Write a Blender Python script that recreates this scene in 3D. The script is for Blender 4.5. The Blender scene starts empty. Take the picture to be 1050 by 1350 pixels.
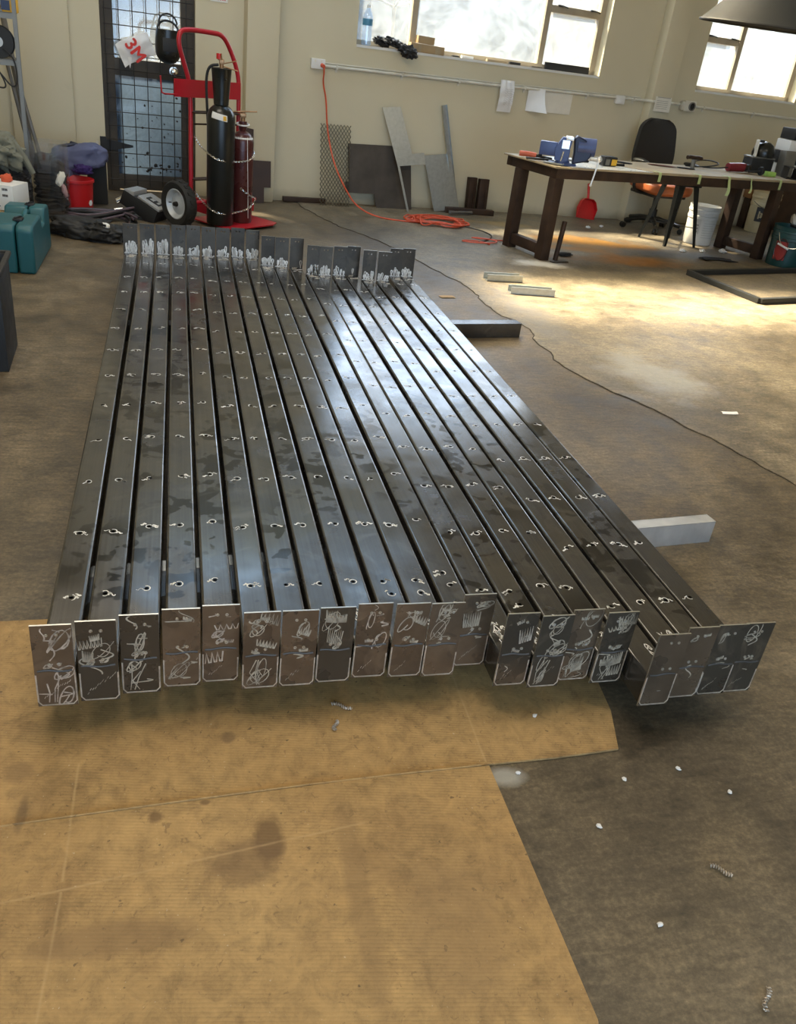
import bpy, bmesh, math, random
from mathutils import Matrix, Vector, Euler, noise
PI = math.pi
SC = bpy.context.scene
COL = SC.collection
rad = math.radians

# ------------------------------------------------------------------ helpers
def TR(x=0, y=0, z=0, rx=0, ry=0, rz=0):
    return Matrix.Translation((x, y, z)) @ Euler((rad(rx), rad(ry), rad(rz))).to_matrix().to_4x4()

ID = Matrix.Identity(4)

class MB:
    """collects shapes into one mesh"""
    def __init__(s):
        s.bm = bmesh.new()
        s.mi = 0
    def faces(s, vs, fs, M=ID):
        bv = [s.bm.verts.new(M @ Vector(v)) for v in vs]
        for f in fs:
            try:
                q = s.bm.faces.new([bv[i] for i in f])
                q.material_index = s.mi
            except ValueError:
                pass
        return s
    def _merge(s, t, M):
        t.verts.index_update()
        vs = [v.co.copy() for v in t.verts]
        fs = [[v.index for v in f.verts] for f in t.faces]
        t.free()
        return s.faces(vs, fs, M)
    def box(s, c, d, M=ID, bev=0, seg=2):
        t = bmesh.new()
        r = bmesh.ops.create_cube(t, size=1, matrix=Matrix.Diagonal((d[0], d[1], d[2], 1)))
        if bev:
            bmesh.ops.bevel(t, geom=t.edges[:], offset=min(bev, min(d) * .45), segments=seg, affect='EDGES', profile=0.6)
        return s._merge(t, M @ Matrix.Translation(c))
    def lathe(s, prof, n=24, M=ID, cap=True):
        vs, fs = [], []
        k = len(prof)
        for i in range(n):
            a = 2 * PI * i / n
            for r, z in prof:
                vs.append((r * math.cos(a), r * math.sin(a), z))
        for i in range(n):
            j = (i + 1) % n
            for q in range(k - 1):
                fs.append((i * k + q, j * k + q, j * k + q + 1, i * k + q + 1))
        if cap:
            if prof[0][0] > 1e-5: fs.append([i * k for i in range(n)][::-1])
            if prof[-1][0] > 1e-5: fs.append([i * k + k - 1 for i in range(n)])
        return s.faces(vs, fs, M)
    def cyl(s, p, q, r, r2=None, n=14):
        p, q = Vector(p), Vector(q)
        d = q - p
        M = Matrix.Translation(p) @ d.to_track_quat('Z', 'Y').to_matrix().to_4x4()
        return s.lathe([(r, 0), (r if r2 is None else r2, d.length)], n, M)
    def torus(s, R, r, n=28, m=10, M=ID, arc=2 * PI):
        full = arc > 2 * PI - 1e-4
        k = n if full else n + 1
        vs, fs = [], []
        for i in range(k):
            a = arc * i / n
            for j in range(m):
                b = 2 * PI * j / m
                w = R + r * math.cos(b)
                vs.append((w * math.cos(a), w * math.sin(a), r * math.sin(b)))
        for i in range(n):
            i2 = (i + 1) % k if full else i + 1
            for j in range(m):
                fs.append((i * m + j, i2 * m + j, i2 * m + (j + 1) % m, i * m + (j + 1) % m))
        return s.faces(vs, fs, M)
    def tube(s, pts, r, n=8, M=ID, closed=False, smooth=0, r2=None):
        pts = [Vector(p) for p in pts]
        for _ in range(smooth):
            o = []
            k = len(pts)
            rng = range(k) if closed else range(k - 1)
            if not closed: o.append(pts[0])
            for i in rng:
                a, b = pts[i], pts[(i + 1) % k]
                o += [a * .75 + b * .25, a * .25 + b * .75]
            if not closed: o.append(pts[-1])
            pts = o
        k = len(pts)
        vs, fs = [], []
        t0 = (pts[1] - pts[0]).normalized()
        up = Vector((0, 0, 1)) if abs(t0.z) < .9 else Vector((1, 0, 0))
        nrm = (up - t0 * up.dot(t0)).normalized()
        for i in range(k):
            if closed:
                t = (pts[(i + 1) % k] - pts[i - 1]).normalized()
            else:
                t = (pts[min(i + 1, k - 1)] - pts[max(i - 1, 0)])
                t = t.normalized() if t.length > 1e-9 else t0
            nrm = nrm - t * nrm.dot(t)
            nrm = nrm.normalized() if nrm.length > 1e-6 else t.orthogonal().normalized()
            bn = t.cross(nrm)
            rr = r if r2 is None else r + (r2 - r) * i / (k - 1)
            for j in range(n):
                a = 2 * PI * j / n
                vs.append(pts[i] + (nrm * math.cos(a) + bn * math.sin(a)) * rr)
        for i in range(k if closed else k - 1):
            i2 = (i + 1) % k
            for j in range(n):
                fs.append((i * n + j, i * n + (j + 1) % n, i2 * n + (j + 1) % n, i2 * n + j))
        if not closed:
            fs.append(list(range(n))[::-1])
            fs.append([(k - 1) * n + j for j in range(n)])
        return s.faces(vs, fs, M)
    def prism(s, poly, h, M=ID):
        k = len(poly)
        vs = [(x, y, 0) for x, y in poly] + [(x, y, h) for x, y in poly]
        fs = [list(range(k))[::-1], list(range(k, 2 * k))]
        for i in range(k):
            j = (i + 1) % k
            fs.append((i, j, k + j, k + i))
        return s.faces(vs, fs, M)
    def ribbon(s, pts, w, f):
        """flat stroke along 2D points, mapped to 3D by f"""
        k = len(pts)
        if k < 2: return s
        L, R = [], []
        for i in range(k):
            a, b = pts[max(i - 1, 0)], pts[min(i + 1, k - 1)]
            dx, dy = b[0] - a[0], b[1] - a[1]
            l = math.hypot(dx, dy) or 1
            ww = w * (.75 + .5 * noise.noise(Vector((pts[i][0] * 90, pts[i][1] * 90, 3.3)))) * .5
            L.append(f(pts[i][0] - dy / l * ww, pts[i][1] + dx / l * ww))
            R.append(f(pts[i][0] + dy / l * ww, pts[i][1] - dx / l * ww))
        return s.faces(L + R, [(i, i + 1, k + i + 1, k + i) for i in range(k - 1)])
    def blob(s, d, M=ID, amp=.15, fr=2.0, seed=0, sub=4, flat=None, sq=1.0):
        t = bmesh.new()
        bmesh.ops.create_icosphere(t, subdivisions=sub, radius=1)
        for v in t.verts:
            p = v.co.copy()
            if sq != 1.0:
                p = Vector([math.copysign(abs(c) ** sq, c) for c in p])
            q = v.co * fr + Vector((seed * 7.1, seed * 3.7, seed * 1.9))
            k = noise.noise(q) + .5 * noise.noise(q * 2.3) + .25 * (1 - 2 * abs(noise.noise(q * 3.1)))
            p *= 1 + amp * k
            p = Vector((p.x * d[0] / 2, p.y * d[1] / 2, p.z * d[2] / 2))
            if flat is not None and p.z < flat: p.z = flat + (p.z - flat) * .05
            v.co = p
        return s._merge(t, M)
    def grid(s, nu, nv, f, M=ID, thick=0):
        def lay(off):
            return [f(i / nu, j / nv, off) for j in range(nv + 1) for i in range(nu + 1)]
        w = nu + 1
        A = lay(0)
        fs = [(j * w + i, j * w + i + 1, (j + 1) * w + i + 1, (j + 1) * w + i) for j in range(nv) for i in range(nu)]
        if not thick:
            return s.faces(A, fs, M)
        B = lay(thick)
        n = len(A)
        fs2 = [tuple(n + q for q in f_)[::-1] for f_ in fs]
        rim = [i for i in range(w)] + [j * w + nu for j in range(1, nv + 1)] + [nv * w + i for i in range(nu - 1, -1, -1)] + [j * w for j in range(nv - 1, 0, -1)]
        side = [(rim[(i + 1) % len(rim)], rim[i], n + rim[i], n + rim[(i + 1) % len(rim)]) for i in range(len(rim))]
        return s.faces(A + B, fs + fs2 + side, M)
    def build(s, name, mat, parent=None, smooth=True, ang=32):
        me = bpy.data.meshes.new(name)
        bmesh.ops.recalc_face_normals(s.bm, faces=s.bm.faces[:])
        s.bm.to_mesh(me)
        s.bm.free()
        for m in (mat if isinstance(mat, (list, tuple)) else [mat]):
            me.materials.append(m)
        if smooth:
            me.polygons.foreach_set('use_smooth', [True] * len(me.polygons))
            me.set_sharp_from_angle(angle=rad(ang))
        o = bpy.data.objects.new(name, me)
        COL.objects.link(o)
        if parent is not None: o.parent = parent
        return o

def tag(o, label=None, cat=None, group=None, kind=None):
    if label: o['label'] = label
    if cat: o['category'] = cat
    if group: o['group'] = group
    if kind: o['kind'] = kind
    return o

def thing(name, label, cat, loc=(0, 0, 0), rz=0, group=None):
    o = bpy.data.objects.new(name, None)
    o.empty_display_size = .05
    COL.objects.link(o)
    o.location = loc
    o.rotation_euler = (0, 0, rad(rz))
    return tag(o, label, cat, group)

def single(mb, name, mat, label, cat, loc=(0, 0, 0), rz=0, group=None, **k):
    o = mb.build(name, mat, None, **k)
    o.location = loc
    o.rotation_euler = (0, 0, rad(rz))
    return tag(o, label, cat, group)

def copy_tree(o, parent=None):
    c = o.copy()
    COL.objects.link(c)
    if parent is not None: c.parent = parent
    for ch in list(o.children): copy_tree(ch, c)
    return c

def text_mesh(mb, txt, size, M, depth=.0006, clipx=None):
    cu = bpy.data.curves.new('lettering', 'FONT')
    cu.body = txt; cu.size = size; cu.extrude = depth; cu.align_x = 'CENTER'; cu.align_y = 'CENTER'; cu.resolution_u = 3
    ob = bpy.data.objects.new('lettering', cu)
    me = ob.to_mesh()
    b2 = bmesh.new(); b2.from_mesh(me)
    if clipx is not None:
        bmesh.ops.bisect_plane(b2, geom=b2.verts[:] + b2.edges[:] + b2.faces[:], plane_co=(clipx, 0, 0), plane_no=(1, 0, 0), clear_outer=True)
    b2.verts.index_update()
    for bx, by in ((0, 0), (.03, 0), (-.03, 0), (0, .03), (0, -.03)):
        mb.faces([v.co + Vector((bx * size, by * size, (bx + 2 * by) * .01)) for v in b2.verts], [[v.index for v in f.verts] for f in b2.faces], M)
    b2.free(); ob.to_mesh_clear(); bpy.data.objects.remove(ob); bpy.data.curves.remove(cu)

# ------------------------------------------------------------------ materials
class NT:
    def __init__(s, name):
        s.m = bpy.data.materials.new(name)
        s.m.use_nodes = True
        s.t = s.m.node_tree
        s.n = s.t.nodes
        s.b = s.n['Principled BSDF']
        s.out = s.n['Material Output']
    def nd(s, typ, **k):
        n = s.n.new(typ)
        for a, v in k.items():
            if a[0] == '_': n.inputs[a[1:].replace('_', ' ')].default_value = v
            else: setattr(n, a, v)
        return n
    def ln(s, a, b): s.t.links.new(a, b)
    def coord(s, scale=(1, 1, 1), kind='Object', rnd=False):
        c = s.nd('ShaderNodeTexCoord')
        mp = s.nd('ShaderNodeMapping')
        mp.inputs['Scale'].default_value = scale
        s.ln(c.outputs[kind], mp.inputs['Vector'])
        if rnd:
            oi = s.nd('ShaderNodeObjectInfo')
            mu = s.nd('ShaderNodeMath', operation='MULTIPLY'); mu.inputs[1].default_value = 37.0
            s.ln(oi.outputs['Random'], mu.inputs[0])
            cb = s.nd('ShaderNodeCombineXYZ')
            for i in range(3): s.ln(mu.outputs[0], cb.inputs[i])
            s.ln(cb.outputs[0], mp.inputs['Location'])
        return mp.outputs[0]
    def noise(s, vec, scale, detail=5, rough=.55, dist=0):
        n = s.nd('ShaderNodeTexNoise', _Scale=scale, _Detail=detail, _Roughness=rough, _Distortion=dist)
        s.ln(vec, n.inputs['Vector'])
        return n.outputs['Fac']
    def ramp(s, fac, stops):
        r = s.nd('ShaderNodeValToRGB')
        e = r.color_ramp.elements
        while len(e) < len(stops): e.new(.5)
        for q, (p, c) in zip(e, stops):
            q.position = p
            q.color = (c[0], c[1], c[2], 1) if isinstance(c, (tuple, list)) else (c, c, c, 1)
        s.ln(fac, r.inputs[0])
        return r.outputs[0]
    def mix(s, fac, a, b, typ='MIX'):
        m = s.nd('ShaderNodeMix', data_type='RGBA', blend_type=typ)
        for sock, v in ((m.inputs[0], fac), (m.inputs[6], a), (m.inputs[7], b)):
            if hasattr(v, 'node'): s.ln(v, sock)
            elif isinstance(v, (tuple, list)): sock.default_value = (v[0], v[1], v[2], 1)
            else: sock.default_value = v
        return m.outputs[2]
    def math(s, op, a, b=None, clamp=False):
        m = s.nd('ShaderNodeMath', operation=op); m.use_clamp = clamp
        for i, v in enumerate((a, b)):
            if v is None: continue
            if hasattr(v, 'node'): s.ln(v, m.inputs[i])
            else: m.inputs[i].default_value = v
        return m.outputs[0]
    def color(s, c): 
        if hasattr(c, 'node'): s.ln(c, s.b.inputs['Base Color'])
        else: s.b.inputs['Base Color'].default_value = (c[0], c[1], c[2], 1)
    def set(s, rough=None, metal=None):
        for nm, v in (('Roughness', rough), ('Metallic', metal)):
            if v is None: continue
            if hasattr(v, 'node'): s.ln(v, s.b.inputs[nm])
            else: s.b.inputs[nm].default_value = v
    def bump(s, h, strength=.3, dist=.002):
        b = s.nd('ShaderNodeBump', _Strength=strength, _Distance=dist)
        s.ln(h, b.inputs['Height'])
        s.ln(b.outputs[0], s.b.inputs['Normal'])

def pm(name, c, rough=.5, metal=0, var=.12, scale=9, bump=0, rnd=False, stretch=(1, 1, 1)):
    t = NT(name)
    v = t.coord(stretch, rnd=rnd)
    f = t.noise(v, scale, 4)
    lo = tuple(x * (1 - var) for x in c); hi = tuple(min(1, x * (1 + var)) for x in c)
    t.color(t.ramp(f, [(.3, lo), (.7, hi)]))
    t.set(t.ramp(f, [(.3, min(1, rough * .88)), (.7, min(1, rough * 1.1))]), metal)
    if bump: t.bump(t.noise(v, scale * 5, 4), bump)
    return t.m

def mat_steel(name, lo, hi, stain, metal=.7, r0=.2, r1=.36, lines=True, wetk=.7, alt=None):
    t = NT(name)
    v = t.coord((60, .5, 60) if lines else (4, 4, 4), rnd=True)
    v2 = t.coord((1, 1, 1), rnd=True)
    streak = t.noise(v, 2.5, 3, .6)
    cloud = t.noise(v2, 4.5, 5, .6, .3)
    base = t.ramp(t.math('ADD', t.math('MULTIPLY', streak, .35), t.math('MULTIPLY', cloud, .65)), [(.36, lo), (.62, hi)])
    drops = t.ramp(t.noise(v2, 17, 2, .5, .2), [(.585, 0), (.6, 1)])
    pools = t.ramp(t.noise(v2, 6.5, 4, .5, .5), [(.575, 0), (.592, 1)])
    area_ = t.ramp(t.noise(v2, 1.6, 2), [(.44, 0), (.56, 1)])
    wet = t.math('MULTIPLY', t.math('MAXIMUM', drops, pools), area_, True)
    if alt:
        oi = t.nd('ShaderNodeObjectInfo')
        base = t.mix(t.ramp(oi.outputs['Random'], [(.52, 0), (.62, 1)]), base, alt)
    base = t.mix(t.math('MULTIPLY', wet, wetk), base, stain)
    haze = t.ramp(t.noise(v2, 7, 4, .6, 1.2), [(.56, 0), (.7, 1)])
    base = t.mix(t.math('MULTIPLY', haze, .22), base, tuple(x * 2.2 for x in hi))
    t.color(base)
    rr = t.ramp(cloud, [(.35, r1), (.65, r0)])
    rr = t.math('SUBTRACT', rr, t.math('MULTIPLY', wet, .06))
    t.set(rr, metal)
    return t.m

M = {}
M['tube'] = mat_steel('mill_steel', (.08, .075, .069), (.135, .127, .117), (.024, .023, .022), .72, .13, .28)
M['plate'] = mat_steel('plate_steel', (.115, .08, .05), (.2, .145, .095), (.06, .052, .042), .6, .24, .4, False, .4, (.085, .07, .05))  # brown and dark tones stand in for reflected cardboard, varied per plate
M['plate_shaded'] = mat_steel('shaded_plate_steel', (.045, .036, .026), (.085, .068, .049), (.02, .019, .018), .5, .3, .45, False, .3)  # darker copy of the plate steel, paints light falloff at the far ends
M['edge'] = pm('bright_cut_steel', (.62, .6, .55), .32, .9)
M['weld'] = pm('weld_silver', (.55, .46, .36), .42, .5, .5, 40)
M['paint'] = pm('silver_paint_marker', (.78, .77, .74), .45, .1, .15, 80)
M['paint2'] = pm('dull_paint_marker', (.42, .34, .24), .5, .15, .45, 25)
M['alu'] = pm('aluminium_bar', (.72, .71, .68), .42, .75, .12, 14, .08)
M['galv'] = pm('galvanised_sheet', (.42, .44, .43), .36, .8, .1, 30)
M['darksteel'] = pm('dark_plate_steel', (.075, .062, .05), .5, .5, .3, 5)
M['rust'] = pm('rusty_brown_steel', (.045, .024, .014), .6, .35, .45, 9)
M['brownsteel'] = pm('brown_oxide_steel', (.05, .03, .024), .6, .2, .25, 6)
M['red'] = pm('red_enamel', (.42, .012, .022), .32, 0, .12, 6)
M['redplastic'] = pm('red_plastic', (.5, .01, .012), .4, 0, .1, 6)
M['black'] = pm('black_rubber', (.012, .012, .012), .6, 0, .3, 14)
M['tyre'] = pm('tyre_rubber', (.014, .013, .011), .75, 0, .3, 20, .3)
M['gloss'] = pm('black_gloss', (.009, .01, .009), .3, 0, .2, 10)
M['maroon'] = pm('maroon_enamel', (.075, .018, .016), .28, 0, .15, 6)
M['white'] = pm('white_plastic', (.72, .71, .67), .45, 0, .06, 6)
M['rim'] = pm('pale_grey_rim', (.5, .53, .55), .4, .2, .1, 6)
M['chrome'] = pm('bright_chain', (.8, .8, .78), .2, 1, .08, 30)
M['brass'] = pm('brass_valve', (.35, .2, .1), .4, .8, .2, 30)
M['paper'] = pm('white_paper', (.75, .74, .72), .8, 0, .05, 8)
M['greypaper'] = pm('cream_paper', (.74, .7, .6), .8, 0, .06, 8)
M['ink'] = pm('printed_ink', (.04, .04, .045), .7)
M['redink'] = pm('red_ink', (.62, .03, .02), .6)
M['teal'] = pm('teal_plastic', (.012, .1, .12), .45, 0, .1, 5)
M['tealdark'] = pm('dark_teal_plastic', (.008, .05, .05), .4, 0, .12, 5)
M['bluecloth'] = pm('blue_cloth', (.09, .1, .18), .8, 0, .2, 7, .2)
M['purple'] = pm('purple_cloth', (.03, .012, .09), .85, 0, .2, 9)
M['darkcloth'] = pm('dark_cloth', (.022, .019, .019), .85, 0, .5, 9, .3)
M['browncloth'] = pm('brown_cloth', (.035, .026, .022), .9, 0, .4, 9, .3)
M['greencloth'] = pm('grey_green_cloth', (.16, .16, .12), .85, 0, .3, 8, .3)
M['pinkcloth'] = pm('pink_cloth', (.4, .25, .25), .85, 0, .25, 8)
M['shelf'] = pm('grey_angle_steel', (.2, .19, .165), .5, .55, .15, 8)
M['pipe'] = pm('grey_pipe', (.17, .16, .145), .45, .5, .15, 8)
M['orange'] = pm('orange_cord', (.62, .085, .03), .5, 0, .15, 20)
M['conduit'] = pm('painted_conduit', (.62, .58, .48), .5, 0, .1, 8)
M['blue'] = pm('blue_cast_enamel', (.05, .075, .19), .38, .1, .2, 10)
M['navy'] = pm('dark_blue_cast', (.013, .02, .05), .4, .2, .25, 10)
M['leather'] = pm('orange_worn_leather', (.38, .1, .028), .5, 0, .4, 5)
M['charcoal'] = pm('charcoal_fabric', (.022, .02, .017), .8, 0, .25, 30, .2)
M['cream'] = pm('cream_plastic', (.52, .44, .27), .5, 0, .15, 5)
M['bucket'] = pm('white_bucket_plastic', (.62, .6, .54), .5, 0, .08, 5)
M['timber'] = pm('raw_ply', (.33, .255, .15), .75, 0, .2, 4, .1)
M['card'] = pm('carton_card', (.36, .25, .13), .85, 0, .15, 6)
M['greentape'] = pm('green_masking_tape', (.4, .47, .2), .7, 0, .1, 10)
M['sponge'] = pm('green_sponge', (.32, .5, .1), .85, 0, .15, 30, .3)
M['yellow'] = pm('yellow_label', (.75, .42, .03), .5, 0, .08, 8)
M['lampgrey'] = pm('grey_lampshade', (.013, .0145, .0145), .7, 0, .08, 4)
M['framepaint'] = pm('window_frame_paint', (.36, .3, .21), .55, 0, .12, 6)
M['doorwood'] = pm('dark_door_timber', (.045, .036, .026), .65, 0, .45, 7, .2)
M['grille'] = pm('dark_wire', (.02, .017, .014), .55, .3, .3, 10)
M['bright'] = pm('aluminium_checker', (.86, .87, .86), .3, .45, .06, 40)
M['frame'] = pm('charcoal_primer_steel', (.02, .021, .02), .5, .3, .15, 6)
M['silver'] = pm('silver_machine_cover', (.45, .46, .46), .35, .5, .1, 6)
M['render'] = pm('exterior_render', (.165, .175, .185), .9, 0, .08, 2)

def mat_wall():
    t = NT('cream_wall_paint')
    v = t.coord()
    n1 = t.noise(v, .9, 4)
    n2 = t.noise(v, 5, 5)
    c = t.ramp(n1, [(.3, (.57, .505, .345)), (.7, (.625, .56, .395))])
    sm = t.ramp(n2, [(.62, 0), (.8, 1)])
    c = t.mix(t.math('MULTIPLY', sm, .18), c, (.42, .35, .22))
    # scuffed dirty band just above the floor
    sx = t.nd('ShaderNodeSeparateXYZ'); t.ln(t.coord(), sx.inputs[0])
    hz = t.math('ADD', sx.outputs[2], t.math('MULTIPLY', n2, .12))
    d = t.ramp(hz, [(.07, 1), (.16, 0)])
    c = t.mix(t.math('MULTIPLY', d, .55), c, (.2, .16, .1))
    t.color(c); t.set(.62)
    t.bump(t.noise(v, 30, 4), .06, .002)
    return t.m
M['wall'] = mat_wall()

def mat_floor(name, lo, mid, hi, spots):
    t = NT(name)
    v = t.coord(kind='Generated') if False else t.coord()
    n1 = t.noise(v, 1.1, 7, .62, .4)
    n2 = t.noise(v, 7, 6, .65)
    n3 = t.noise(v, 85, 4, .75)
    n4 = t.noise(t.coord((1, 3.2, 1)), 16, 5, .7, .5)
    c = t.ramp(n1, [(.28, lo), (.5, mid), (.75, hi)])
    blot = t.ramp(n2, [(.3, .5), (.5, .95), (.75, 1.35)])
    c = t.mix(1.0, c, blot, 'MULTIPLY')
    c = t.mix(.8, c, t.mix(1.0, c, t.ramp(n4, [(.3, .55), (.5, 1.0), (.7, 1.4)]), 'MULTIPLY'))
    gr = t.ramp(n3, [(.3, .6), (.5, 1.0), (.72, 1.7)])
    c = t.mix(.8, c, t.mix(1.0, c, gr, 'MULTIPLY'))
    for (x, y, rx, ry, col, st) in spots:
        sub = t.nd('ShaderNodeMapping')
        sub.inputs['Location'].default_value = (-x / rx, -y / ry, 0)
        sub.inputs['Scale'].default_value = (1 / rx, 1 / ry, 0)
        t.ln(t.n.new('ShaderNodeTexCoord').outputs['Object'], sub.inputs['Vector'])
        le = t.nd('ShaderNodeVectorMath', operation='LENGTH')
        t.ln(sub.outputs[0], le.inputs[0])
        q = t.math('ADD', le.outputs['Value'], t.math('MULTIPLY', t.math('SUBTRACT', t.noise(v, 3.5, 6, .65), .5), 2.2))
        c = t.mix(t.math('MULTIPLY', t.ramp(q, [(.35, 1), (1.05, 0)]), st), c, col)
    t.color(c)
    t.set(t.ramp(n2, [(.3, .42), (.7, .62)]))
    t.bump(t.math('ADD', n3, t.math('MULTIPLY', n2, .7)), .12, .003)
    return t.m
M['floor'] = mat_floor('old_concrete', (.058, .043, .025), (.118, .088, .05), (.205, .16, .1), [
    (1.9, 7.9, .9, .35, (.17, .09, .03), .6), (.665, 1.165, .05, .03, (.5, .48, .42), .6)])
M['topping'] = mat_floor('concrete_topping', (.075, .06, .04), (.168, .135, .087), (.28, .23, .152), [
    (3.6, 7.15, .8, .3, (.42, .19, .025), .95), (3.75, 6.5, .7, .22, (.36, .15, .02), .95), (3.0, 7.75, .5, .15, (.3, .2, .07), .7), (3.35, 6.85, .5, .14, (.36, .16, .02), .9),
    (2.4, 3.72, .32, .42, (.4, .39, .36), .42), (2.1, 4.7, .18, .6, (.16, .15, .14), .6), (2.75, 6.15, .3, .14, (.6, .58, .52), .75), (4.4, 6.9, .7, .16, (.11, .11, .108), .7)])

def mat_card():
    t = NT('corrugated_card')
    v = t.coord()
    n1 = t.noise(v, 1.6, 5, .6)
    n2 = t.noise(v, 8, 6, .65, .3)
    mp = t.nd('ShaderNodeMapping'); mp.inputs['Rotation'].default_value = (0, 0, rad(9)); t.ln(v, mp.inputs[0])
    w = t.nd('ShaderNodeTexWave', wave_type='BANDS', bands_direction='Y', _Scale=44.0, _Distortion=1.6, _Detail=3.0)
    t.ln(mp.outputs[0], w.inputs['Vector'])
    c = t.ramp(n1, [(.3, (.37, .22, .08)), (.7, (.47, .3, .12))])
    wear = t.ramp(t.noise(v, 4, 4, .6), [(.4, .05), (.65, .45)])
    c = t.mix(wear, c, t.mix(1.0, c, t.ramp(w.outputs['Fac'], [(.0, .55), (.5, 1.05)]), 'MULTIPLY'))
    c = t.mix(t.math('MULTIPLY', t.ramp(n2, [(.56, 0), (.7, 1)]), .5), c, (.17, .095, .036))
    c = t.mix(t.math('MULTIPLY', t.ramp(t.noise(v, 3.2, 5, .65, .8), [(.53, 0), (.68, 1)]), .5), c, (.2, .115, .045))
    c = t.mix(t.math('MULTIPLY', t.ramp(t.noise(v, 48, 3, .6, .2), [(.69, 0), (.74, 1)]), .7), c, (.07, .045, .025))
    c = t.mix(t.math('MULTIPLY', t.ramp(t.noise(v, 160, 2, .5), [(.72, 0), (.77, 1)]), .6), c, (.62, .5, .34))
    c = t.mix(.75, c, t.mix(1.0, c, t.ramp(t.noise(v, 22, 6, .75, .4), [(.32, .55), (.52, 1.0), (.72, 1.3)]), 'MULTIPLY'))
    c = t.mix(t.math('MULTIPLY', t.ramp(t.noise(v, 70, 3, .6, .8), [(.62, 0), (.7, 1)]), .45), c, (.12, .07, .03))
    def spot(x, y, rx, ry, col, st, ragged=.9):
        nonlocal c
        sub = t.nd('ShaderNodeMapping'); sub.inputs['Location'].default_value = (-x / rx, -y / ry, 0); sub.inputs['Scale'].default_value = (1 / rx, 1 / ry, 0)
        t.ln(v, sub.inputs[0])
        le = t.nd('ShaderNodeVectorMath', operation='LENGTH'); t.ln(sub.outputs[0], le.inputs[0])
        q = t.math('ADD', le.outputs['Value'], t.math('MULTIPLY', t.math('SUBTRACT', t.noise(v, 16, 5, .7), .5), ragged))
        c = t.mix(t.math('MULTIPLY', t.ramp(q, [(.55, 1), (1.0, 0)]), st), c, col)
    for a_ in ((.15, 1.06, .035, .075, (.12, .065, .025), .75), (.1, 1.02, .09, .06, (.17, .1, .045), .6), (-.058, 1.142, .018, .017, (.16, .09, .035), .8), (-.322, 1.29, .035, .035, (.2, .12, .05), .6),
               (.035, 1.165, .012, .009, (.15, .085, .035), .8), (.088, 1.34, .02, .02, (.17, .1, .045), .7), (-.119, .9, .16, .04, (.22, .13, .055), .6), (.3, .93, .03, .28, (.24, .145, .06), .5), (-.3, 1.18, .012, .06, (.14, .085, .04), .6), (.45, .83, .12, .16, (.26, .16, .07), .45), (.3, 1.63, .8, .1, (.2, .12, .05), .5)): spot(*a_)
    def crease(x0, y0, x1, y1):
        """pressed fold line, slightly paler where the print has rubbed off"""
        nonlocal c
        L = math.hypot(x1 - x0, y1 - y0)
        sub = t.nd('ShaderNodeMapping', vector_type='TEXTURE'); sub.inputs['Location'].default_value = ((x0 + x1) / 2, (y0 + y1) / 2, 0)
        sub.inputs['Rotation'].default_value = (0, 0, math.atan2(y1 - y0, x1 - x0)); t.ln(v, sub.inputs[0])
        sp = t.nd('ShaderNodeSeparateXYZ'); t.ln(sub.outputs[0], sp.inputs[0])
        ay = t.math('ABSOLUTE', t.math('ADD', sp.outputs[1], t.math('MULTIPLY', t.math('SUBTRACT', n2, .5), .006)))
        f = t.math('MULTIPLY', t.ramp(ay, [(.0006, 1), (.0026, 0)]), t.math('LESS_THAN', t.math('ABSOLUTE', sp.outputs[0]), L / 2))
        c = t.mix(t.math('MULTIPLY', f, t.ramp(n2, [(.3, .15), (.7, .6)])), c, (.56, .38, .18))
    for a_ in ((-.21, 1.3, -.21, 1.02), (-.36, .985, .34, 1.075), (.636, 1.205, .646, 1.6), (-.21, 1.0, -.23, .6)): crease(*a_)
    t.color(c); t.set(.72)
    t.bump(t.math('ADD', w.outputs['Fac'], n2), .14, .0012)
    return t.m
M['cardboard'] = mat_card()

def mat_pane(name, tint, haze, hz, gl=.06):
    t = NT(name)
    tr = t.nd('ShaderNodeBsdfTransparent'); tr.inputs[0].default_value = (*tint, 1)
    tl = t.nd('ShaderNodeBsdfTranslucent'); tl.inputs[0].default_value = (*haze, 1)
    g = t.nd('ShaderNodeBsdfGlossy'); g.inputs['Roughness'].default_value = .05
    m1 = t.nd('ShaderNodeMixShader'); m2 = t.nd('ShaderNodeMixShader')
    v = t.coord((1, 1, 1))
    f = t.noise(v, 5, 7, .7, .6)
    t.ln(t.ramp(f, [(.35, hz * .55), (.7, min(1, hz * 1.5))]), m1.inputs[0])
    t.ln(tr.outputs[0], m1.inputs[1]); t.ln(tl.outputs[0], m1.inputs[2])
    m2.inputs[0].default_value = gl
    t.ln(m1.outputs[0], m2.inputs[1]); t.ln(g.outputs[0], m2.inputs[2])
    t.ln(m2.outputs[0], t.out.inputs[0])
    return t.m
M['pane'] = mat_pane('dusty_pane', (.97, .98, 1), (.85, .92, 1), .1)
M['bluepane'] = mat_pane('frosted_blue_pane', (.3, .36, .42), (.17, .205, .25), .85)
M['film'] = mat_pane('clear_plastic_film', (.93, .94, .95), (.7, .72, .74), .16, .1)
M['bottle'] = mat_pane('clear_bottle', (.84, .9, .97), (.6, .72, .85), .22, .1)

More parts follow.
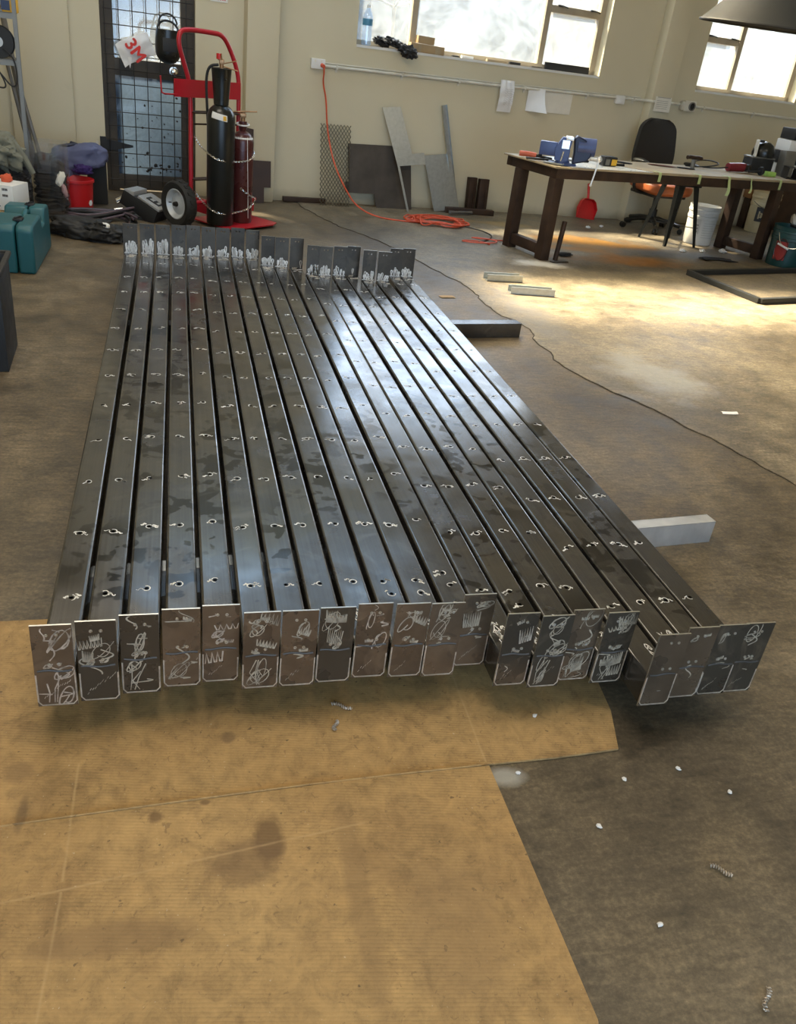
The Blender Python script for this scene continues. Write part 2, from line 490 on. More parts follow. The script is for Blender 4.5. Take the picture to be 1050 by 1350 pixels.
def mat_brick():
    t = NT('pale_brick')
    b = t.nd('ShaderNodeTexBrick', _Scale=1.0)
    b.inputs['Color1'].default_value = (.27, .235, .18, 1); b.inputs['Color2'].default_value = (.215, .195, .16, 1); b.inputs['Mortar'].default_value = (.26, .25, .23, 1)
    b.inputs['Brick Width'].default_value = .42; b.inputs['Row Height'].default_value = .2; b.inputs['Mortar Size'].default_value = .012
    mp = t.nd('ShaderNodeMapping'); mp.inputs['Rotation'].default_value = (rad(90), 0, 0)
    t.ln(t.nd('ShaderNodeTexCoord').outputs['Object'], mp.inputs[0]); t.ln(mp.outputs[0], b.inputs['Vector'])
    t.color(b.outputs['Color']); t.set(.9)
    return t.m
M['brick'] = mat_brick()

# ------------------------------------------------------------------ camera
CAMZ = 1.3389
cd = bpy.data.cameras.new('camera')
cam = bpy.data.objects.new('camera', cd)
COL.objects.link(cam)
pitch, roll, yaw = .50631079, .13245829, .29152761
fw = Vector((math.sin(yaw) * math.cos(pitch), math.cos(yaw) * math.cos(pitch), -math.sin(pitch)))
r0 = Vector((math.cos(yaw), -math.sin(yaw), 0)); u0 = r0.cross(fw)
rt = r0 * math.cos(roll) + u0 * math.sin(roll)
up = -r0 * math.sin(roll) + u0 * math.cos(roll)
cam.matrix_world = Matrix(((rt.x, up.x, -fw.x, 0), (rt.y, up.y, -fw.y, 0), (rt.z, up.z, -fw.z, CAMZ), (0, 0, 0, 1)))
cd.sensor_fit = 'VERTICAL'; cd.sensor_height = 36; cd.lens = 29.154; cd.clip_start = .02
SC.camera = cam

# ------------------------------------------------------------------ room shell
WR = 8.5                                      # the back wall runs at a slight angle
WX, WY = math.cos(rad(WR)), math.sin(rad(WR))
def wp(t, z=0, off=0):                         # point on the back wall: t along, z up, off into the room
    return (t * WX + off * WY, 7.93 + t * WY - off * WX, z)
def wall_thing(name, label, cat, t, z, off=0, group=None): return thing(name, label, cat, wp(t, z, off), WR, group)
HC = 4.2
T0, T1 = -2.62, 9.2
def struct(mb, name, mat, loc=(0, 0, 0), rz=0, **k):
    o = mb.build(name, mat, None, **k)
    o.location = loc; o.rotation_euler = (0, 0, rad(rz))
    o['kind'] = 'structure'
    return o
openings = [(-.589, .146, 0, 2.15), (1.527, 4.062, 1.325, 2.72), (5.262, 6.64, 1.32, 2.72)]
mb = MB()
TH_W = .24
def wbox(a, b, z0, z1): mb.box(((a + b) / 2, TH_W / 2, (z0 + z1) / 2), (b - a, TH_W, z1 - z0))
p = T0
for a, b, z0, z1 in openings:
    wbox(p, a, 0, HC)
    if z0 > 0: wbox(a, b, 0, z0)
    wbox(a, b, z1, HC)
    p = b
wbox(p, T1, 0, HC)
struct(mb, 'wall_back', M['wall'], wp(0), WR, smooth=False)
for i, (a, b, d) in enumerate(((-1.28, -.822, .1), (.538, .808, .14), (4.655, 4.905, .13))):
    mb = MB(); mb.box(((a + b) / 2, -d / 2, HC / 2), (b - a, d, HC), bev=.012)
    struct(mb, 'trim_%d' % (i + 1), M['wall'], wp(0), WR)

# floor: old slab plus a later topping with a ragged edge
edge = [(1.02, 8.5), (1.08, 7.75), (1.2, 7.3), (1.252, 7.147), (1.3, 7.0), (1.44, 6.773), (1.55, 6.5), (1.648, 6.189), (1.72, 5.9), (1.788, 5.625), (1.86, 5.42), (1.879, 5.2), (1.865, 4.95), (1.89, 4.667),
        (1.96, 4.56), (1.982, 4.418), (1.93, 4.2), (1.95, 4.02), (1.915, 3.9), (1.949, 3.731), (2.03, 3.5), (2.131, 3.292), (2.2, 3.1), (2.283, 2.875), (2.34, 2.65), (2.388, 2.487), (2.5, 2.1), (2.72, 1.4), (2.9, .6), (3.1, -.6), (3.2, -4.1)]
rng = random.Random(4)
rag = []
for i in range(len(edge) - 1):
    (x0, y0), (x1, y1) = edge[i], edge[i + 1]
    k = max(2, int(math.hypot(x1 - x0, y1 - y0) / .05))
    for j in range(k):
        u = j / k
        rag.append((x0 + (x1 - x0) * u + (rng.uniform(-.012, .012) if j else 0), y0 + (y1 - y0) * u))
rag.append(edge[-1])
mb = MB()
mb.box((3.3, 2.6, -.06), (13, 14, .12))
mb.mi = 1
n = len(rag)
tz = .0045
vs = [(x, y, tz) for x, y in rag] + [(9.6, y, tz) for x, y in rag] + [(x - .004, y, -.01) for x, y in rag]
fs = [(i, i + 1, n + i + 1, n + i) for i in range(n - 1)] + [(i, i + 1, 2 * n + i + 1, 2 * n + i) for i in range(n - 1)]
mb.faces(vs, fs)
struct(mb, 'floor', [M['floor'], M['topping']], smooth=False)
# dark open joint along the topping edge
mb = MB()
jp = [(x - .003, y) for x, y in rag]
vs = [(x - .0035 - .003 * abs(noise.noise(Vector((x * 9, y * 9, 0)))), y, .0015) for x, y in jp] + [(x + .003, y, .0015) for x, y in jp]
n = len(jp)
mb.faces(vs, [(i, i + 1, n + i + 1, n + i) for i in range(n - 1)])
M['crack'] = pm('open_crack', (.02, .016, .012), .9)
struct(mb, 'floor_joint', M['crack'], smooth=False)

# ceiling with a rooflight opening, side walls and the far end with a wide roller door opening
def slab(name, boxes, mat):
    m_ = MB()
    for (x0, x1, y0, y1, z0, z1) in boxes: m_.box(((x0 + x1) / 2, (y0 + y1) / 2, (z0 + z1) / 2), (x1 - x0, y1 - y0, z1 - z0))
    return struct(m_, name, mat, smooth=False)
X0, X1, Y0, Y1 = -2.7, 9.1, -4.1, 9.6
RL = (-.5, 2.6, 7.0, 7.95)                     # the rooflight
slab('ceiling', [(X0, RL[0], Y0, Y1, HC, HC + .1), (RL[1], X1, Y0, Y1, HC, HC + .1), (RL[0], RL[1], Y0, RL[2], HC, HC + .1), (RL[0], RL[1], RL[3], Y1, HC, HC + .1)], M['wall'])
slab('wall_left', [(X0 - .1, X0, Y0, Y1, 0, HC)], M['wall'])
slab('wall_right', [(X1, X1 + .1, Y0, Y1, 0, HC)], M['wall'])
slab('wall_front', [(X0, -2.2, Y0 - .1, Y0, 0, HC), (4.2, X1, Y0 - .1, Y0, 0, HC), (-2.2, 4.2, Y0 - .1, Y0, 3.3, HC)], M['wall'])

# windows
def window(name, t0, t1, z0, z1, posts, rails):
    root = thing(name, None, None, wp(0), WR)
    root['kind'] = 'structure'
    w = .055; yy = .13
    f = MB()
    f.box(((t0 + t1) / 2, yy, z0 + .02), (t1 - t0, .06, .04)); f.box(((t0 + t1) / 2, yy, z1 - .03), (t1 - t0, .06, .06))
    f.box((t0 + .012, yy, (z0 + z1) / 2), (.024, .06, z1 - z0)); f.box((t1 - .03, yy, (z0 + z1) / 2), (.06, .06, z1 - z0))
    for x in posts: f.box((x, yy, (z0 + z1) / 2), (w, .058, z1 - z0))
    for a, b, z in rails: f.box(((a + b) / 2, yy, z), (b - a, .062, .06), bev=.006)
    o = f.build('window_frame', M['framepaint'], root); o['kind'] = 'structure'
    xs = [t0] + list(posts) + [t1]
    for a, b in zip(xs[:-1], xs[1:]):
        g = MB(); g.box(((a + b) / 2, yy + .005, (z0 + z1) / 2), (b - a - .03, .004, z1 - z0 - .05))
        o = g.build('window_pane', M['pane'], root, smooth=False); o['kind'] = 'structure'
    for a, b, z in rails:
        h = MB()
        for u in (.15, .8):
            x = a + (b - a) * u
            h.box((x, yy - .038, z + .03), (.05, .016, .014)); h.tube([(x - .01, yy - .045, z + .03), (x + .03, yy - .065, z + .026), (x + .07, yy - .06, z + .02)], .006, 6)
        h.build('window_latch', M['grille'], root)
    s_ = MB(); s_.box(((t0 + t1) / 2, .045, z0 - .008), (t1 - t0 - .004, .1, .02))
    o = s_.build('window_sill', M['white'], root); o['kind'] = 'structure'
    return root
window('window_1', 1.527, 4.062, 1.325, 2.72, (2.09, 3.43), [(3.46, 4.02, 1.83)])
window('window_2', 5.262, 6.64, 1.32, 2.72, (5.785,), [(5.29, 5.75, 1.79)])

# door with glass behind a welded wire grille
d = thing('door_1', None, None, wp(0), WR); d['kind'] = 'structure'
a, b = -.589, .146
f = MB()
for x, w in ((a + .05, .1), (b - .055, .11)): f.box((x, .06, 1.075), (w, .05, 2.15), bev=.004)
f.box(((a + b) / 2, .06, .95), (b - a, .045, .125), bev=.004)
f.box(((a + b) / 2, .06, .075), (b - a, .045, .12), bev=.004)
f.box(((a + b) / 2, .06, 2.08), (b - a, .045, .14), bev=.004)
o = f.build('door_frame', M['doorwood'], d); o['kind'] = 'structure'
g = MB(); g.box(((a + b) / 2, .065, 1.52), (b - a - .15, .005, 1.03)); g.build('upper_pane', M['pane'], d, smooth=False)
g = MB(); g.box(((a + b) / 2, .065, .51), (b - a - .15, .005, .78)); g.build('lower_pane', M['bluepane'], d, smooth=False)
g = MB()
k = 0
x = a + .035
while x < b - .02:
    g.cyl((x, -.005, .05), (x, -.005, 2.12), .0038, n=6); x += .1045
z = .1
while z < 2.1:
    g.cyl((a + .02, -.011, z), (b - .02, -.011, z), .0038, n=6); z += .104
g.build('wire_grille', M['grille'], d)
g = MB()
g.prism([(0, -.04), (.03, -.04), (.22, -.008), (.22, .008), (.03, .04), (0, .04)], .008, TR(a + .0, .03, .36, 90, 0, 0))
g.box((a - .02, -.005, .36), (.05, .012, .13)); g.build('strap_hinge', M['grille'], d)
g = MB(); g.lathe([(0, -.045), (.02, -.04), (.03, -.028), (.028, -.012), (.014, -.006), (.014, 0), (.036, .002), (.036, .006)], 18, TR(b - .17, .03, .955, 90, 0, 0) @ Matrix.Scale(-1, 4, (0, 0, 1)))
g.build('door_knob', M['chrome'], d)
g = MB(); rng = random.Random(8)
for i in range(46):
    q = rng.random()
    x = a + .12 + rng.random() * .5; z = .16 + (rng.random() ** 2.2) * .6
    if i < 16: x = a + .32 + rng.random() * .3; z = .16 + rng.random() * .16
    r = rng.uniform(.003, .012) if i > 16 else rng.uniform(.007, .017)
    g.lathe([(r, 0), (r * .4, .002)], 7, TR(x, .061, z, 90, rng.uniform(0, 180), 0) @ Matrix.Diagonal((1, rng.uniform(.4, 1.3), 1, 1)))
g.build('paint_flecks', M['grille'], d)

# ------------------------------------------------------------------ outside, seen through the glass
o = thing('neighbouring_building', 'pale building across the yard seen through the large window', 'building', wp(0, 0, -3.6), WR)
m_ = MB(); m_.box((3.4, .2, 1.2), (6.8, .4, 2.5)); m_.build('render_wall', M['render'], o, smooth=False)
m_ = MB()
for x in (2.1, 3.2): m_.box((x, -.02, 1.75), (.6, .06, .9))
m_.build('building_window', pm('pale_grey_glass', (.1, .12, .14), .2), o, smooth=False)
o = thing('brick_building', 'cream brick building with white window frames outside the window near the corner', 'building', wp(0, 0, -3.2), WR)
m_ = MB(); m_.box((7.6, .2, 1.25), (4.6, .4, 2.5)); m_.build('brick_wall', M['brick'], o, smooth=False)
m_ = MB()
for x, z in ((6.75, 1.75), (8.6, 1.8)):
    for s_ in (-1, 1): m_.box((x + s_ * .33, -.04, z), (.07, .1, 1.0)); m_.box((x, -.04, z + s_ * .5), (.73, .1, .07))
    m_.box((x, -.04, z), (.05, .08, 1.0))
m_.build('white_window_frame', M['white'], o, smooth=False)
o = thing('clothesline', 'rotary clothesline with thin white lines outside the large window', 'clothesline', wp(2.62, 0, -2.0), WR)
m_ = MB(); m_.cyl((0, 0, 0), (0, 0, 2.25), .022)
for a_ in (20, 140, 260): m_.tube([(0, 0, 1.72), (.9 * math.cos(rad(a_)), .9 * math.sin(rad(a_)), 2.0)], .014, 6)
m_.build('post', M['shelf'], o)
m_ = MB()
for R_ in (.35, .6, .85):
    pts = [(R_ * math.cos(rad(a_)), R_ * math.sin(rad(a_)), 1.72 + .28 * R_ / .9) for a_ in (20, 140, 260)]
    m_.tube(pts, .009, 5, closed=True)
m_.build('line', M['white'], o)
m_ = MB(); m_.box((3, 0, -.06), (24, 8, .1), TR(0, 12.6, 0)); struct(m_, 'ground_yard', M['render'], smooth=False)
m_ = MB(); m_.box((1, 0, -.06), (16, 6, .1), TR(0, -7.3, 0)); struct(m_, 'ground_forecourt', M['render'], smooth=False)
o = single(MB().box((-.2, 0, 2.2), (3.4, .1, 4.4)), 'yard_partition', M['render'], 'pale panelled screen glimpsed through the grilled door, with an added unseen upper part', 'screen', wp(-.3, 0, -2.6), WR, smooth=False)  # upper part unseen, raised to keep sky reflection off the tubes

# ------------------------------------------------------------------ the steel tubes
XS = [-.2913, -.2093, -.1274, -.0441, .0373, .1209, .2019, .2832, .3665, .4514, .5299, .615, .6916, .7722, .856, .9342, 1.0171, 1.1002, 1.1775, 1.2548]
XF = [-.303, -.2135, -.1285, -.0436, .038, .122, .204, .289, .3735, .4495, .527, .6125, .6916, .759, .845, .925, 1.003, 1.09, 1.186, 1.263]
YN = [1.394, 1.403, 1.421, 1.428, 1.44, 1.411, 1.412, 1.416, 1.42, 1.417, 1.411, 1.441, 1.363, 1.353, 1.371, 1.354, 1.267, 1.283, 1.284, 1.291]
YF = [4.955, 4.965, 4.975, 4.99, 5.0, 5.0, 5.015, 5.03, 5.02, 4.875, 4.86, 4.87, 4.73, 4.725, 4.745, 4.765, 4.68, 4.68, 4.80, 4.81]
PW, PH, TW, TH, Z0 = .077, .206, .0735, .088, .08
ords = ['first', 'second', 'third', 'fourth', 'fifth', 'sixth', 'seventh', 'eighth', 'ninth', 'tenth']
def ring_cell(mb, x0, x1, y0, y1, cx, cy, r, f, depth=.004, n=16, inward=-1):
    """rectangular cell with a round hole through it"""
    per, hole, low = [], [], []
    for i in range(n):
        a = 2 * PI * i / n + PI / 4
        c, s_ = math.cos(a), math.sin(a)
        hole.append((cx + r * c, cy + r * s_))
        # project to rectangle
        tx = ((x1 - cx) if c > 0 else (x0 - cx)) / c if abs(c) > 1e-6 else 1e9
        ty = ((y1 - cy) if s_ > 0 else (y0 - cy)) / s_ if abs(s_) > 1e-6 else 1e9
        t = min(tx, ty)
        per.append([cx + t * c, cy + t * s_])
    for cxn, cyn in ((x0, y0), (x1, y0), (x1, y1), (x0, y1)):
        k = min(range(n), key=lambda i: (per[i][0] - cxn) ** 2 + (per[i][1] - cyn) ** 2)
        per[k] = [cxn, cyn]
    vs = [f(p[0], p[1], 0) for p in per] + [f(p[0], p[1], 0) for p in hole] + [f(p[0], p[1], depth) for p in hole]
    fs = []
    for i in range(n):
        j = (i + 1) % n
        fs.append((i, j, n + j, n + i)); fs.append((n + i, n + j, 2 * n + j, 2 * n + i))
    mb.faces(vs, fs)

def plate(name, root, yc, z0, holes, front):
    """flat end plate with drilled holes, standing across the tube end"""
    hw = PW / 2; th = .004
    p_ = MB()
    zs = [0]
    rows = sorted(set(h[1] for h in holes))
    for h in rows: zs += [h - .012, h + .012]
    zs.append(PH)
    for sgn in (-1, 1):
        yy = -th / 2 * -sgn
        def F(x, z, dd, yy=yy, sgn=sgn): return (x, yc + yy - sgn * dd, z0 + z)
        for i in range(len(zs) - 1):
            a_, b_ = zs[i], zs[i + 1]
            hs = [h for h in holes if abs(h[1] - (a_ + b_) / 2) < .002]
            if not hs:
                p_.faces([F(-hw, a_, 0), F(hw, a_, 0), F(hw, b_, 0), F(-hw, b_, 0)], [(0, 1, 2, 3)])
            else:
                cuts = [-hw, 0, hw]
                for k, h in enumerate(hs):
                    ring_cell(p_, cuts[k], cuts[k + 1], a_, b_, h[0], h[1], h[2], F, depth=th)
    p_.mi = 1
    y0, y1 = yc - th / 2, yc + th / 2
    V = [(-hw, z0), (hw, z0), (hw, z0 + PH), (-hw, z0 + PH)]
    for i in range(4):
        (xa, za), (xb, zb) = V[i], V[(i + 1) % 4]
        p_.faces([(xa, y0, za), (xb, y0, zb), (xb, y1, zb), (xa, y1, za)], [(0, 1, 2, 3)])
    return p_.build(name, [M['plate'] if front else M['plate_shaded'], M['edge']], root, smooth=False)

def squig(r_, cx, cz, w, h, kind):
    pts = []
    if kind == 'loop':
        ph = r_.uniform(0, 6); tu = r_.uniform(1.0, 2.2)
        for i in range(26):
            u = i / 25; a = ph + tu * 2 * PI * u
            pts.append((cx + w * math.cos(a) * (.6 + .5 * u), cz + h * math.sin(a * (1 + .12 * u)) * (.7 + .3 * u)))
    elif kind == 'zig':
        k = r_.randint(4, 8)
        ang = r_.uniform(-.5, .5)
        for i in range(k * 3 + 1):
            u = i / (k * 3)
            tri = abs(((u * k) % 1) * 2 - 1) * 2 - 1
            x, z = (u * 2 - 1) * w, tri * h
            pts.append((cx + x * math.cos(ang) - z * math.sin(ang) * w / h * .4, cz + z + x * math.sin(ang)))
    elif kind == 'tail':
        bx, bz = r_.uniform(-w, w), r_.uniform(-h, h)
        for i in range(16):
            u = i / 15
            pts.append((cx + bx * u + w * .6 * math.sin(u * PI * 1.6 + bz * 40), cz + bz * 2 * u * (1 - .2 * u)))
    elif kind == 'fin':
        for i in range(22):
            u = i / 21; a = -PI / 2 + u * 2 * PI
            pts.append((cx + w * .55 * math.cos(a) * (.5 + .5 * math.sin(a)) + .15 * w * u, cz + h * (math.sin(a) + 1)))
    return pts

def steel_tube(i):
    r_ = random.Random(100 + i)
    x0 = (XS[i] + PW / 2); x1 = XF[i] + PW / 2
    y0, y1 = YN[i], YF[i]
    L = math.hypot(x1 - x0, y1 - y0)
    a_ = math.degrees(math.atan2(-(x1 - x0), y1 - y0))
    if i == 0: lab = 'outermost steel tube of the pack on the side of the teal case, beside bare floor'
    elif i == 19: lab = 'outermost steel tube of the pack on the side towards the workbench'
    elif i < 10: lab = '%s steel tube in the pack counted from the side of the teal case' % ords[i]
    else: lab = '%s steel tube in the pack counted from the side of the workbench' % ords[19 - i]
    root = thing('steel_tube', lab, 'steel tube', (x0, y0, Z0), a_, 'drilled steel tubes with end plates laid side by side')
    # body: rounded square section, drilled along its top
    hw, r = TW / 2, .007
    sec = []
    for cx, cz, s0 in ((hw - r, r, -90), (hw - r, TH - r, 0), (-hw + r, TH - r, 90), (-hw + r, r, 180)):
        for q in range(6):
            an = rad(s0 + q * 18)
            sec.append((cx + r * math.cos(an), cz + r * math.sin(an)))
    mb = MB()
    n = len(sec)
    ya, yb = .002, L - .002
    ys = [ya, L * .25, L * .5, L * .75, yb]
    for k in range(len(ys) - 1):
        vs = [(x, ys[k], z) for x, z in sec] + [(x, ys[k + 1], z) for x, z in sec]
        fs = [(q, (q + 1) % n, n + (q + 1) % n, n + q) for q in range(n) if q != 11]   # 11 = the flat top
        mb.faces(vs, fs)
    tx = hw - r
    hy = [.26 + .28 * k + r_.uniform(-.004, .004) for k in range(13) if .26 + .28 * k < L - .06]
    hx = [r_.uniform(-.006, .006) for _ in hy]
    if 9 <= i <= 13: hy.insert(0, hy[0] - .055); hx.insert(0, r_.uniform(-.005, .008))
    F = lambda x, y, dd: (x, y, TH - dd)
    p = ya
    for x, y in zip(hx, hy):
        mb.faces([F(-tx, p, 0), F(tx, p, 0), F(tx, y - .015, 0), F(-tx, y - .015, 0)], [(0, 1, 2, 3)])
        ring_cell(mb, -tx, tx, y - .015, y + .015, x, y, .0052, F, depth=.005)
        p = y + .015
    mb.faces([F(-tx, p, 0), F(tx, p, 0), F(tx, yb, 0), F(-tx, yb, 0)], [(0, 1, 2, 3)])
    mb.build('tube_body', M['tube'], root, ang=25)
    # paint pen marks round every hole
    mk = MB()
    P = lambda x, y: (max(-tx, min(tx, x)), y, TH + .0004)
    for x, y in zip(hx, hy):
        far = 1 + y * .12
        w = .0028 * far
        ex, ey = r_.uniform(.0075, .0105), r_.uniform(.0075, .0115)
        ph = r_.uniform(0, 6); arc = r_.uniform(2.2, 5.6)
        mk.ribbon([(x + ex * math.cos(ph + arc * q / 18), y + ey * math.sin(ph + arc * q / 18)) for q in range(19)], w, P)
        for _ in range(r_.randint(1, 3)):
            sd = r_.choice((-1, 1)); ln = r_.uniform(.006, .018); dy = r_.uniform(-.012, .012)
            mk.ribbon([(x + sd * (.008 + ln * q / 6), y + dy + r_.uniform(-.002, .002) + .004 * math.sin(q)) for q in range(7)], w * r_.uniform(.6, 2.4), P)
    # scribbles near both ends
    for _ in range(r_.choice((0, 1, 2, 2, 3)) + (7 if i in (12, 13, 15, 17, 19) else 0)):
        cx, cy = r_.uniform(-.018, .018), r_.uniform(.04, .13)
        mk.ribbon([(cx + .006 * math.sin(q * .9 + cx * 300), cy - .03 + .06 * q / 12 * (1 + .3 * math.sin(q))) for q in range(13)], .003, P)
    for _ in range(6):
        cx, cy = r_.uniform(-.022, .022), L - r_.uniform(.01, .09)
        mk.ribbon(squig(r_, cx, cy, .012, .012, r_.choice(('loop', 'zig'))), .0035, P)
    mk.build('paint_mark', M['paint'], root, smooth=False)
    # near end plate, standing up past the tube
    zo = r_.uniform(-.003, .003)
    hx0 = r_.uniform(-.004, .004)
    holes = [(hx0 - .0085, .182, .0034), (hx0 + .0105, .182, .0034), (hx0 - .0085, .108, .0036), (hx0 + .0105, .108, .0036)]
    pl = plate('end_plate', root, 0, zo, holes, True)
    sc = MB()
    Q = lambda x, z: (max(-PW / 2 + .001, min(PW / 2 - .001, x)), -.0026, zo + max(.002, min(PH - .002, z)))
    ns = r_.choice((3, 4, 5, 6)) if i not in (0, 2, 5, 13, 14, 15) else 9
    if i in (16, 17): ns = 1
    for _ in range(ns):
        cx = r_.uniform(-.02, .02); cz = r_.choice((r_.uniform(.1, .19), r_.uniform(.02, .19)))
        kd = r_.choice(('loop', 'loop', 'zig', 'tail', 'tail', 'tail'))
        sc.ribbon(squig(r_, cx, cz, r_.uniform(.006, .027), r_.uniform(.008, .034), kd), r_.uniform(.0018, .0042), Q)
    for hx_, hz_, _r in holes:
        if r_.random() < .45 and i not in (16,):
            for _ in range(1): sc.ribbon(squig(r_, hx_ + r_.uniform(-.006, .006), hz_ + r_.uniform(-.01, .006), .009, .006, r_.choice(('zig', 'loop', 'tail'))), .003, Q)
    # wavy dotted grinder marks on the lower half
    if r_.random() < .6 or i in (0, 5, 13):
        for q in range(r_.randint(4, 12)):
            u = q / 10
            cx, cz = -.025 + .05 * u, .02 + .045 * u + r_.uniform(-.004, .004)
            sc.ribbon([(cx, cz), (cx + .0035, cz + .006)], .0013, Q)
    if ns >= 7:
        for q in range(3):
            sc.ribbon([(r_.uniform(-.03, .0) + .012 * u_, .01 + .05 * u_ * (1 if q % 2 else 1.4)) for u_ in (0, .5, 1)], .003, Q)
    sc.build('scribble', M['paint2'] if i % 4 else M['weld'], pl, smooth=False)
    # weld bead round the lower three sides and the bent line at tube top
    wb = MB()
    hw2 = PW / 2 - .0015
    pts = [(-hw2, -.001, zo + .085 + r_.uniform(-.02, .01)), (-hw2, -.001, zo + .012), (-hw2 + .007, -.001, zo + .003), (hw2 - .007, -.001, zo + .003), (hw2, -.001, zo + .012), (hw2, -.001, zo + .085 + r_.uniform(-.02, .01))]
    wb.tube(pts, .0021, 6)
    wb.build('weld_bead', M['weld'], pl)
    bd = MB()
    pts = [(-hw2 + .003, -.0008, zo + .092)] + [(-hw2 + .004 + (2 * hw2 - .008) * q / 8, -.0008, zo + .092 + .002 * math.sin(q * .8 + i)) for q in range(9)]
    bd.tube(pts[1:], .0032, 8, Matrix.Diagonal((1, .55, 1.6, 1)) if False else ID)
    bd.build('press_line', M['darksteel'], pl)
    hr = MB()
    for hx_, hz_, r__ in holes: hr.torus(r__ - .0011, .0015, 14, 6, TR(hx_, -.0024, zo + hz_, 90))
    hr.build('hole_glint', M['edge'], pl)  # bright rings paint the light seen through the holes
    # far end plate
    zf = .045 + r_.uniform(-.003, .003)
    hf = [(-.009, .186, .0042), (.009, .186, .0042)]
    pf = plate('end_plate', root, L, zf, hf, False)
    sf = MB()
    Q2 = lambda x, z: (max(-PW / 2 + .001, min(PW / 2 - .001, x)), L - .0028, zf + max(.03, min(PH - .004, z)))
    heavy = i not in (11, 15)
    zt = TH - zf
    for q in range((12 if i < 10 else 9) if heavy else 1):
        sf.ribbon(squig(r_, r_.uniform(-.028, .028), zt + r_.uniform(-.004, .004), r_.uniform(.008, .016), r_.uniform(.01, .028 if i > 2 else .045), 'fin'), r_.uniform(.004, .0075), Q2)
    if i in (1, 4, 0): sf.ribbon(squig(r_, .0, zt + .02, .03, .03, 'loop'), .004, Q2)
    if heavy:
        sf.ribbon([(-.034 + .068 * q / 14, zt + .002 + .003 * math.sin(q * 2.1 + i)) for q in range(15)], .006, Q2)
    sf.build('weld_spatter', M['paint'] if heavy else M['weld'], pf, smooth=False)
for i in range(20): steel_tube(i)

# bars carrying the pack
def box_bar(name, label, xr, yr, ang, L, w, h, wall_t, mat):
    t = thing(name, label, 'bar', (xr, yr, 0), ang)
    mb = MB()
    mb.box((-L / 2, w / 2, wall_t / 2), (L, w, wall_t)); mb.box((-L / 2, w / 2, h - wall_t / 2), (L, w, wall_t))
    mb.box((-L / 2, wall_t / 2, h / 2), (L, wall_t, h), bev=.0015); mb.box((-L / 2, w - wall_t / 2, h / 2), (L, wall_t, h))
    mb.build('bar_body', mat, t)
    e = MB(); e.box((-.012, w / 2, h / 2), (.003, w - .002, h - .002)); e.build('end_cap', mat, t)
box_bar('aluminium_bar', 'pale aluminium bar under the near part of the tube pack', 1.74, 2.085, 6.5, 2.03, .05, .08, .003, M['alu'])
box_bar('steel_bar', 'dark steel bar under the far part of the tube pack', 1.853, 4.264, 9, 2.17, .075, .08, .003, M['tube'])

# ------------------------------------------------------------------ cardboard on the floor
def flat_sheet(name, label, poly, z, th, group=None):
    """sheet of flattened carton with a gently buckled top"""
    cx = cy = 0.0
    mb = MB()
    bm = mb.bm
    vs = [bm.verts.new((x - cx, y - cy, 0)) for x, y in poly]
    f = bm.faces.new(vs)
    for k in range(18):
        for co, no in (((-1.25 + k * .14, 0, 0), (1, 0, 0)), ((0, .21 + k * .1, 0), (0, 1, 0))):
            bmesh.ops.bisect_plane(bm, geom=bm.verts[:] + bm.edges[:] + bm.faces[:], plane_co=co, plane_no=no)
    r = bmesh.ops.extrude_face_region(bm, geom=bm.faces[:])
    top = [e for e in r['geom'] if isinstance(e, bmesh.types.BMVert)]
    for v in top:
        v.co.z = th + .0018 * (noise.noise(Vector((v.co.x * 3 + cx, v.co.y * 3 + cy, z * 50))) + .5)
    return single(mb, name, M['cardboard'], label, 'cardboard', (cx, cy, z), 0, group, ang=50)
flat_sheet('cardboard_sheet', 'stained flattened cardboard sheet running under the near ends of the steel tubes',
           [(-1.3, 1.04), (-.62, 1.13), (.0, 1.165), (.34, 1.178), (.634, 1.199), (.8, 1.2), (.96, 1.208), (1.0, 1.33), (1.03, 1.55), (.9, 1.75), (.4, 1.80), (-.438, 1.79), (-1.3, 1.76)], .001, .004)
flat_sheet('cardboard_sheet', 'stained flattened cardboard sheet nearest the camera with a bare concrete strip along its edge',
           [(-1.0, .2), (.5, .2), (.642, .643), (.64, .9), (.638, 1.19), (.34, 1.185), (.0, 1.17), (-.4, 1.15), (-1.0, 1.09)], .0066, .004)
# score line creases in the sheets
for nm, lab, pts, zz in (('crease_strip', 'raised lap joint where the two cardboard sheets meet', [(-.9, 1.107), (-.4, 1.152), (0, 1.174), (.3, 1.187), (.62, 1.193)], .0115),):
    mb = MB(); k = len(pts)
    mb.tube([(x, y, 0) for x, y in pts], .0022, 6, smooth=2)
    single(mb, 'tape_joint', M['cardboard'], lab, 'tape joint', (0, 0, zz))

